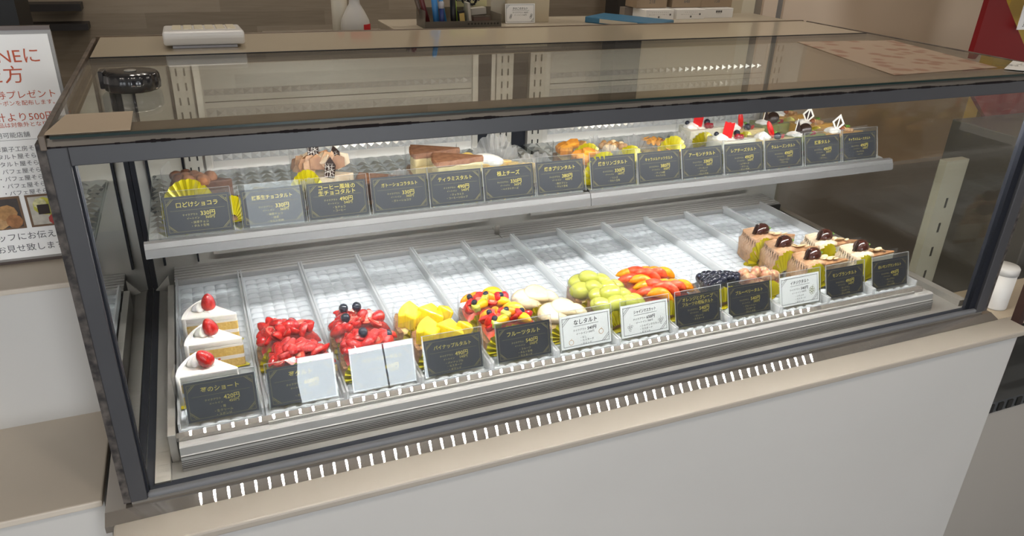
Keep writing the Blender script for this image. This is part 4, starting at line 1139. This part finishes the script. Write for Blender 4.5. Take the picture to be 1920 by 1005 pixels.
G().prism([(-.050, -.024), (-.028, -.048), (.055, -.020), (.045, .030)], 0, .0008).obj('note_paper', PAPERW, t)
g = G(); vs, fs = text_geo('いちご', .022, 'CENTER')
g.add([(v.x - .004, v.y - .014, .0011) for v in vs], fs, T(0, 0, 0, 0, 0, -.1)); g.obj('reflection_writing', INK, t)

# ------------------------------------------------------------------ back work counter and what stands on it
t = thing('work_counter', 'beige topped staff counter behind the case', 'counter', (1.1, .93, -.85))
B(-.52, .62, -.13, .16, 1.235, 1.27).obj('counter_top', BEIGE, t, bevel=.002)
B(-.50, .60, -.11, .14, 0, 1.235).obj('counter_body', mat('counter_body', (.35, .31, .25), .6), t)
CZ = .42
o = B(.30, .575, .88, 1.05, -.85, .405).obj('side_stand', mat('stand_brown', (.22, .19, .15), .6)); tag(o, 'low brown stand behind the case under the spray bottle', 'stand')
t = thing('spray_bottle', 'translucent white spray bottle with red label behind the case', 'spray bottle', (.497, .95, .405))
G().lathe([(.030, 0), (.033, .004), (.033, .022), (.031, .034), (.021, .054), (.0125, .068), (.011, .078), (.011, .082)], 28).obj('bottle_body', mat('milky_plastic', (.62, .60, .57), .3, sss=.2), t)
G().lathe([(.0130, 0), (.0130, .014), (.010, .016)], 20).obj('spray_cap', mat('red_plastic', (.45, .02, .02), .35), t, (0, 0, .080))
g = G(); g.box(-.012, .034, -.009, .009, 0, .022); g.obj('spray_head', mat('red_plastic', (.45, .02, .02), .35), t, (0, 0, .096), bevel=.003)
g = G(); v = []
for i in range(9):
    a = -1.30 + .95 * i / 8 + .1
    for z in (.010, .027): v.append((.0336 * math.cos(a), .0336 * math.sin(a), z))
g.add(v, [(2 * i, 2 * i + 2, 2 * i + 3, 2 * i + 1) for i in range(8)]); lb = g.obj('red_label', mat('red_label', (.55, .015, .02), .5), t, (0, 0, .0))
t = thing('squeeze_bottle', 'white bottle with red cap edge standing left of the spray bottle', 'bottle', (.470, .99, .405))
G().lathe([(.017, 0), (.018, .003), (.018, .075), (.012, .086), (.006, .10)], 24).obj('bottle_body', mat('cream_plastic', (.66, .62, .52), .4), t)
G().lathe([(.0075, 0), (.007, .015)], 16).obj('bottle_cap', mat('red_plastic', (.45, .02, .02), .35), t, (-.0, 0, .10))
# pen basket and contents
t = thing('pen_basket', 'grey perforated plastic basket holding pens and scissors behind the case', 'basket', (.735, .95, CZ))
GP = clear('smoky_plastic', (.55, .52, .48), 1.45, haze=.35, hazecol=(.42, .39, .35))
g = G(); g.box(-.085, .105, -.035, .035, 0, .003)
g.obj('basket_floor', GP, t)
B(-.085, -.083, -.035, .035, .003, .040).obj('basket_side', GP, t); B(.103, .105, -.035, .035, .003, .030).obj('basket_side', GP, t)
B(-.083, .103, .033, .035, .003, .040).obj('basket_back', GP, t)
fr_ = B(-.083, .103, -.035, -.033, .003, .016).obj('basket_front', GP, t)
g = G()
for k in range(10): disc(g, .022 + .0082 * k, .0095, .0024, -.0353, None, 10)
g.obj('basket_holes', SLOT, fr_)
def pen(label, x, y, col, L=.13, r=.005, ry=0.0, rx=0.0, name='pen', capcol=None, cat='pen'):
    p = thing(name, label, cat, (x, y, CZ + .0035), 0, 'pens and tools in the basket'); p.rotation_euler = (rx, ry, 0)
    G().lathe([(r * .4, 0), (r, .006), (r, L * .72)], 12).obj('barrel', mat(name + '_%d' % round(col[0] * 999 + col[2] * 99999), col, .3), p)
    G().lathe([(r * 1.1, 0), (r * 1.1, L * .24), (r * .7, L * .28)], 12).obj('cap', mat('cap_%d' % round((capcol or col)[0] * 999 + (capcol or col)[2] * 9999), capcol or col, .3), p, (0, 0, L * .72))
    return p
pen('thick light blue marker leaning left in the basket', .688, .945, (.05, .22, .52), .10, .0075, -.10, 0, capcol=(.05, .22, .52))
pen('tall blue pen leaning left in the middle of the basket', .712, .955, (.06, .28, .60), .15, .0055, -.20, .02)
pen('navy pen with white band at the basket front', .697, .930, (.03, .05, .20), .055, .006, -.03, -.05, capcol=(.5, .5, .55))
pen('dark red stick pen at the left of the basket', .672, .960, (.13, .02, .02), .14, .006, -.28, 0)
pen('brown pen beside the dark red one', .662, .965, (.13, .09, .07), .14, .005, -.30, 0)
pen('black marker at the centre of the basket', .727, .935, (.012, .012, .014), .085, .007, -.05, 0)
pen('bright green highlighter behind the black marker', .740, .958, (.35, .55, .05), .095, .005, -.10, 0)
s = thing('scissors', 'black-handled scissors standing handles up in the basket', 'scissors', (.756, .952, CZ + .004)); s.rotation_euler = (0, .25, 0)
for sx in (-1, 1):
    g = G(); g.tube([(sx * .009 + .009 * math.cos(a), 0, .060 + .012 * math.sin(a)) for a in [2 * PI * k / 14 for k in range(15)]], .003, 6); g.obj('handle', mat('black_plastic', (.012, .012, .015), .22, coat=.3), s)
    G().prism([(-.003, 0), (.003, 0), (.0045, .05), (-.0045, .05)], -.0007, .0007, T(sx * .002, sx * .0008, 0, PI / 2, sx * .06)).obj('blade', STEELX, s)
u = thing('box_cutter', 'yellow and black box cutter standing upright in the basket', 'box cutter', (.745, .925, CZ + .0035)); u.rotation_euler = (0, -.12, 0)
B(-.0085, .0085, -.004, .004, 0, .036).obj('cutter_body', mat('black_plastic', (.012, .012, .015), .22, coat=.3), u, bevel=.002)
B(-.006, .006, -.0052, -.0041, .002, .030).obj('yellow_panel', mat('yellow_panel', (.50, .36, .12), .5), u)
o = B(-.003, .003, -.014, .014, 0, .052).obj('ruler_piece', mat('grey_ruler', (.45, .42, .37), .5), None, (.765, .935, CZ + .004), (0, -.12, 0)); tag(o, 'pale grey plastic strip standing right of the box cutter', 'plastic strip')
# label chart with black half discs
t = thing('label_chart', 'pale yellow label sheet with black half discs standing behind the basket', 'label sheet', (.790, .995, CZ))
B(-.050, .042, 0, .003, 0, .110).obj('sheet', mat('pale_yellow_card', (.62, .56, .30), .6), t)
g = G()
for k in range(3):
    cx = -.030 + .022 * k; n = 12
    g.add([(cx + .009 * math.cos(PI * i / n), -.0004, .052 + .007 * math.sin(PI * i / n)) for i in range(n + 1)], [tuple(range(n + 1))])
bar(g, -.012, .012, .042, .047, -.0004); g.obj('black_half_discs', INK, t)
g = G()
for k in range(3):
    for q in range(3): disc(g, -.034 + .022 * k + .004 * q, .0545, .0012, -.0007, None, 8)
g.obj('white_marks', PAPERW, t)
t = thing('eraser_box', 'clear box with pink stripe in the right half of the basket', 'box', (.789, .945, CZ + .0035))
B(-.012, .032, -.010, .014, 0, .020).obj('clear_box', GP, t); B(-.0115, .0315, -.0095, .0135, .006, .014).obj('pink_erasers', mat('pink_rubber', (.48, .20, .18), .6), t)
o = B(-.022, .016, -.012, .012, 0, .015).obj('grey_carton', mat('grey_white_carton', (.42, .39, .34), .6), None, (.800, .966, CZ + .0255), (0, -.08, 0)); tag(o, 'small pale carton tilted on top of the clear box in the basket', 'box')
o = B(.845, .905, 1.0, 1.04, CZ, CZ + .075).obj('paper_roll_pack', mat('offwhite_pack', (.48, .44, .36), .6)); tag(o, 'off-white pack standing right of the yellow label sheet', 'pack')
o = B(.882, .998, .985, 1.05, CZ, CZ + .14).obj('cream_box', mat('cream_box', (.58, .50, .36), .6), bevel=.001); tag(o, 'tall plain cream box behind the handwritten white card', 'box')
# handwritten card leaning on the box
t = thing('handwritten_card', 'white handwritten price card leaning on the cream box', 'price card', (.914, .972, CZ + .0))
M = Matrix.Rotation(-.12, 4, 'X')
G().box(-.040, .040, 0, .0012, .001, .047, M).obj('card', PAPERW, t)
g = G(); Y = -.0004
for a, b_, c_, d_ in ((-.037, .004, .037, .004), (.037, .004, .037, .044), (.037, .044, -.037, .044), (-.037, .044, -.037, .004)): stroke(g, a, b_, c_, d_, .0006, Y, M)
for q in (.006, .009): stroke(g, -.037, .044 - q, -.037 + q, .044, .0005, Y, M); stroke(g, .037 - q, .004, .037, .004 + q, .0005, Y, M)
stroke(g, -.022, .0305, .024, .0305, .0005, Y, M)
put_text(g, 'きのこのタルト', .0080, 0, .0330, 'CENTER', .040, Y, .1, M, 0, .0001)
put_text(g, 'テイクアウト 490円', .0048, 0, .0240, 'CENTER', None, Y, .1, M); put_text(g, 'イートイン 540円', .0044, 0, .0185, 'CENTER', None, Y, .1, M)
for cx in (-.027, .028):
    for k in range(3): ring(g, cx + .0012 * k, .014 + .003 * k, .0022, .0008, Y, M, 10)
g.obj('handwriting', INK, t)
# blue binder
t = thing('blue_binder', 'blue ring binder with white spine label lying on the staff counter', 'binder', (1.150, .885, CZ), math.radians(-54.5))
B(-.100, .100, .000, .110, 0, .0150).obj('binder_cover', mat('blue_cover', (.045, .17, .30), .4), t, bevel=.002)
B(-.058, .046, -.0006, .0, .0028, .0125).obj('spine_label', mat('label_paper', (.56, .52, .44), .6), t)
# white boxes and cartons
def wbox(x, y, wd, hh, label, lines):
    t = thing('white_carton', label, 'box', (x, y, CZ), 0, 'white cartons on the staff counter')
    B(-wd / 2, wd / 2, 0, .07, 0, hh).obj('carton_body', PAPERW, t, bevel=.0008)
    g = G()
    for q, (s_, sz, zz) in enumerate(lines): put_text(g, s_, sz, 0, zz, 'CENTER', None, -.0004)
    g.obj('printed_text', mat('grey_ink', (.10, .10, .10), .6), t)
    return t
wbox(1.330, .985, .088, .0255, 'white carton at the left of the three on the staff counter', [('・・・ ・・・・・・', .006, .0165), ('ー・ー・・・・ー・・■', .0065, .0105), ('■・', .0065, .0045)])
wbox(1.430, .985, .092, .0255, 'white carton in the middle of the three on the staff counter', [('・・ ・・・・・', .006, .0165), ('ー・・・・ー・・・■', .0065, .0105), ('■', .0065, .0045)])
wbox(1.534, 1.000, .098, .0255, 'white carton at the right of the three, set slightly back', [('■■■', .008, .014), ('ーーー', .006, .009)])
KRAFT = mat('kraft_board', (.36, .26, .17), .7, noise=.08, nscale=10)
def kbox(x0, x1, z0, z1, y, s_, label):
    t = thing('kraft_carton', label, 'box', ((x0 + x1) / 2, y, z0), 0, 'brown cartons on the staff counter')
    wd = x1 - x0
    B(-wd / 2, wd / 2, 0, .06, 0, z1 - z0).obj('carton_body', KRAFT, t, bevel=.001)
    g = put_text(G(), s_, .013, 0, .012, 'CENTER', None, -.0004); g.obj('carton_number', mat('grey_ink', (.10, .10, .10), .6), t)
    return t
o = B(1.262, 1.305, 1.058, 1.085, CZ, CZ + .024).obj('grey_block', mat('grey_block', (.26, .22, .19), .7)); tag(o, 'grey brown block on the counter behind the left white carton', 'box')
o = B(1.31, 1.60, 1.075, 1.088, CZ, CZ + .0262).obj('carton_riser', mat('riser_brown', (.20, .16, .13), .7)); tag(o, 'narrow brown riser behind the three white cartons', 'riser')
kbox(1.275, 1.372, CZ + .0265, CZ + .12, 1.020, '218', 'brown carton numbered 218, left of the three')
kbox(1.388, 1.484, CZ + .0265, CZ + .12, 1.020, '648', 'brown carton numbered 648, middle of the three')
kbox(1.4845, 1.590, CZ + .0265, CZ + .12, 1.020, '158', 'brown carton numbered 158, right of the three')
# dark fittings at the far left
for (x0, x1, z0, z1, lb_) in ((-.36, -.175, .330, .352, 'upper dark wall shelf bar at the far left'), (-.34, -.165, .268, .288, 'lower dark wall shelf bar at the far left')):
    o = B(x0, x1, 2.12, 2.2, z0, z1).obj('wall_shelf', mat('dark_bar', (.035, .033, .035), .5)); tag(o, lb_, 'wall shelf')
o = B(-.56, -.262, 1.55, 1.75, -.85, 1.2).obj('dark_cabinet', mat('near_black', (.008, .008, .009), .5)); tag(o, 'tall black cabinet at the far left behind the poster', 'cabinet')

# ------------------------------------------------------------------ neighbouring counter and poster at left
t = thing('side_counter', 'white stepped side counter with cream ledge left of the pastry case', 'counter', (-.25, .3, -.85))
so = (.25, -.3, .85)
B(-.9, -.036, .04, .24, -.85, -.020).obj('lower_panel', WHITEP, t, so)
B(-.9, -.036, .030, .24, -.020, -.010).obj('lower_ledge', LEDGE_LIT, t, so, bevel=.002)
B(-.9, -.036, .232, .55, -.010, .195).obj('upper_panel', WHITEP, t, so)
B(-.9, -.035, .228, .56, .195, .203).obj('upper_ledge', LEDGE_LIT, t, so, bevel=.002)
t = thing('poster_stand', 'clear acrylic stand with a white coupon poster on the side counter', 'poster stand', (-.12, .31, .2032))
B(-.110, .1025, 0, .004, .006, .318).obj('acrylic_plate', mat('grey_acrylic', (.34, .33, .32), .25), t)
B(-.110, .1025, .004, .060, 0, .006).obj('stand_foot', mat('brown_foot', (.13, .10, .09), .4), t)
B(-.110, .1025, -.002, .004, .314, .319).obj('top_edge', mat('brown_foot', (.13, .10, .09), .4), t)
ps = B(-.108, .0985, -.0012, -.0002, .010, .309).obj('poster', PAPERW, t)
RX = lambda x: x + .12
RZ = lambda z: z - .2032
g = G(); Y = -.0016
OR_ = mat('orange_red_ink', (.55, .10, .04), .6)
put_text(g, '公式LINEに', .0215, RX(-.034), RZ(.4785), 'RIGHT', None, Y)
put_text(g, '追加した方', .0235, RX(-.057), RZ(.4545), 'RIGHT', None, Y)
put_text(g, '商品券プレゼント', .0114, RX(-.026), RZ(.4335), 'RIGHT', None, Y)
put_text(g, 'お会計より500円引き', .0125, RX(-.008), RZ(.4045), 'RIGHT', None, Y)
put_text(g, 'LINEよりクーポンを配布します。', .0070, RX(-.026), RZ(.4245), 'RIGHT', None, Y)
put_text(g, '一部の商品は対象外となります', .0070, RX(-.030), RZ(.3965), 'RIGHT', None, Y)
g.obj('orange_text', OR_, ps)
g = G(); GR = mat('grey_ink_text', (.11, .11, .12), .6)
put_text(g, '利用可能店舗', .0078, RX(-.067), RZ(.3830), 'RIGHT', None, Y)
bar(g, RX(-.21), RX(-.06), RZ(.3790), RZ(.3794), Y)
for k, s_ in enumerate(('・お菓子工房そらり', '・タルト屋そらり駅', '・タルト屋そらり三', '・パフェ屋そらり大', '・パフェ屋そらり三', '・パフェ屋そらり堺', '・パフェ屋そらり天')):
    put_text(g, s_, .0076, RX(-.119 + .0006 * k), RZ(.3645 - .0100 * k), 'LEFT', None, Y)
g.obj('grey_text', GR, ps); g = G()
put_text(g, 'スタッフにお伝え下さい', .0118, RX(-.030), RZ(.2405), 'RIGHT', None, Y)
put_text(g, '画面をお見せ致します。', .0118, RX(-.046), RZ(.2235), 'RIGHT', None, Y)
g.obj('grey_text', GR, ps)
for (x0, x1, base, blobs, nm) in ((-.165, -.098, (.055, .04, .035), [(-.128, .270, .0125, (.58, .34, .15)), (-.116, .280, .012, (.50, .26, .09)), (-.110, .268, .010, (.42, .18, .06)), (-.140, .278, .012, (.6, .4, .2))], 'fried'),
                                  (-.092, -.025, (.62, .58, .50), [(-.072, .286, .013, (.70, .66, .08)), (-.058, .280, .013, (.62, .60, .10)), (-.076, .290, .008, (.78, .74, .40)), (-.062, .266, .008, (.45, .06, .05))], 'dessert')):
    ph = G(); ph.box(RX(x0), RX(x1), -.0018, -.0012, RZ(.2565), RZ(.3030))
    f_ = ph.obj('photo_frame', mat('photo_frame_brown', (.16, .09, .045), .5), ps)
    B(RX(x0 + .003), RX(x1 - .003), -.0022, -.0018, RZ(.2595), RZ(.3000)).obj('photo_ground_' + nm, mat('photo_' + nm, base, .5, noise=.3, nscale=60), f_)
    for k, (bx, bz, br, bc) in enumerate(blobs):
        disc(G(), RX(bx), RZ(bz), br, -.0024 - .0001 * k, None, 9).obj('photo_food', mat('photo_food_%s%d' % (nm, k), bc, .5, noise=.35, nscale=140), f_)
    if nm == 'dessert': bar(G(), RX(-.080), RX(-.066), RZ(.2745), RZ(.2885), -.0030).obj('photo_chocolate', CHOC, f_)

# ------------------------------------------------------------------ right hand side of the shop
g = G(); q = [(2.077, .565), (2.088, .565), (2.146, .498), (2.268, .384), (2.44, .07), (2.44, -.85), (2.20, -.85), (2.20, .190), (2.0715, .30), (2.071, .354)]
v = [(x, y, z) for y in (.60, .615) for x, z in q]; k = len(q)
g.add(v, [tuple(range(k))[::-1], tuple(range(k, 2 * k))] + [(i, (i + 1) % k, (i + 1) % k + k, i + k) for i in range(k)])
o = g.obj('red_board', mat('red_board', (.20, .004, .007), .5)); tag(o, 'tall dark red tapering display board at the right edge', 'board')
o = B(2.06, 2.75, .30, .595, -.85, .195).obj('side_cabinet', mat('dark_grey_cabinet', (.10, .095, .085), .4), bevel=.003); tag(o, 'dark grey cabinet seen through the right end of the case', 'cabinet')
t = thing('shelf_upright', 'pale slotted shelf post standing right of the case', 'post', (1.72, .31, -.85))
g = G(); g.box(-.035, .035, -.010, .010, 0, 1.045); g.cur = 1
for k in range(6):
    z = .62 + .062 * k; g.box(-.003, .003, -.0108, -.0098, z, z + .024)
g.obj('post_body', [mat('pale_post', (.42, .42, .37), .5), SLOT], t)
B(-.08, .08, -.06, .06, 0, .012).obj('post_foot', STEELX, t)
t = nc = thing('neighbour_case', 'dark brown framed case at the far right of the counter', 'display case', (1.85, .1, -.85))
B(1.700, 1.716, .045, .062, -.27, .60).obj('frame_post', mat('dark_brown_frame', (.055, .03, .026), .35), t, (-1.85, -.1, .85))
B(1.64, 2.60, .03, .235, -.85, -.30).obj('case_base', mat('pale_base', (.45, .42, .38), .5), t, (-1.85, -.1, .85))
B(1.62, 2.60, .02, .240, -.30, -.27).obj('case_edge', mat('case_edge_dark', (.08, .085, .09), .35), t, (-1.85, -.1, .85))
g = G()
for k in range(12): g.box(1.66 + k * .03, 1.675 + k * .03, .0165, .0202, -.296, -.275)
g.obj('vent_slots', SLOT, t, (-1.85, -.1, .85))
B(1.72, 2.59, .10, .23, -.140, -.1125).obj('inner_shelf', mat('beige_shelf', (.50, .42, .32), .5), nc, (-1.85, -.1, .85))
t = thing('white_canister', 'white lidded canister standing behind the right post', 'canister', (1.772, .150, -.1122))
G().lathe([(.025, 0), (.026, .003), (.026, .085)], 28).obj('canister_body', WP, t)
G().lathe([(.0275, 0), (.0275, .014), (.025, .018)], 28).obj('canister_lid', WP, t, (0, 0, .085))
t = thing('hanging_sign', 'white handwritten sign at the top right edge, before yellow packets', 'sign', (2.24, .585, .46))
B(-.045, .10, 0, .002, -.030, .035).obj('sign_paper', PAPERW, t)
g = G(); put_text(g, 'いちご', .022, -.026, .004, 'LEFT', None, -.0004, .1); put_text(g, '340円', .018, -.030, -.022, 'LEFT', None, -.0004, .1); g.obj('handwriting', INK, t)
o = B(2.30, 2.55, .70, .74, -.85, .62).obj('yellow_packet', mat('yellow_packet', (.50, .33, .05), .5)); tag(o, 'yellow packet standing behind the red board at the right edge', 'packet')
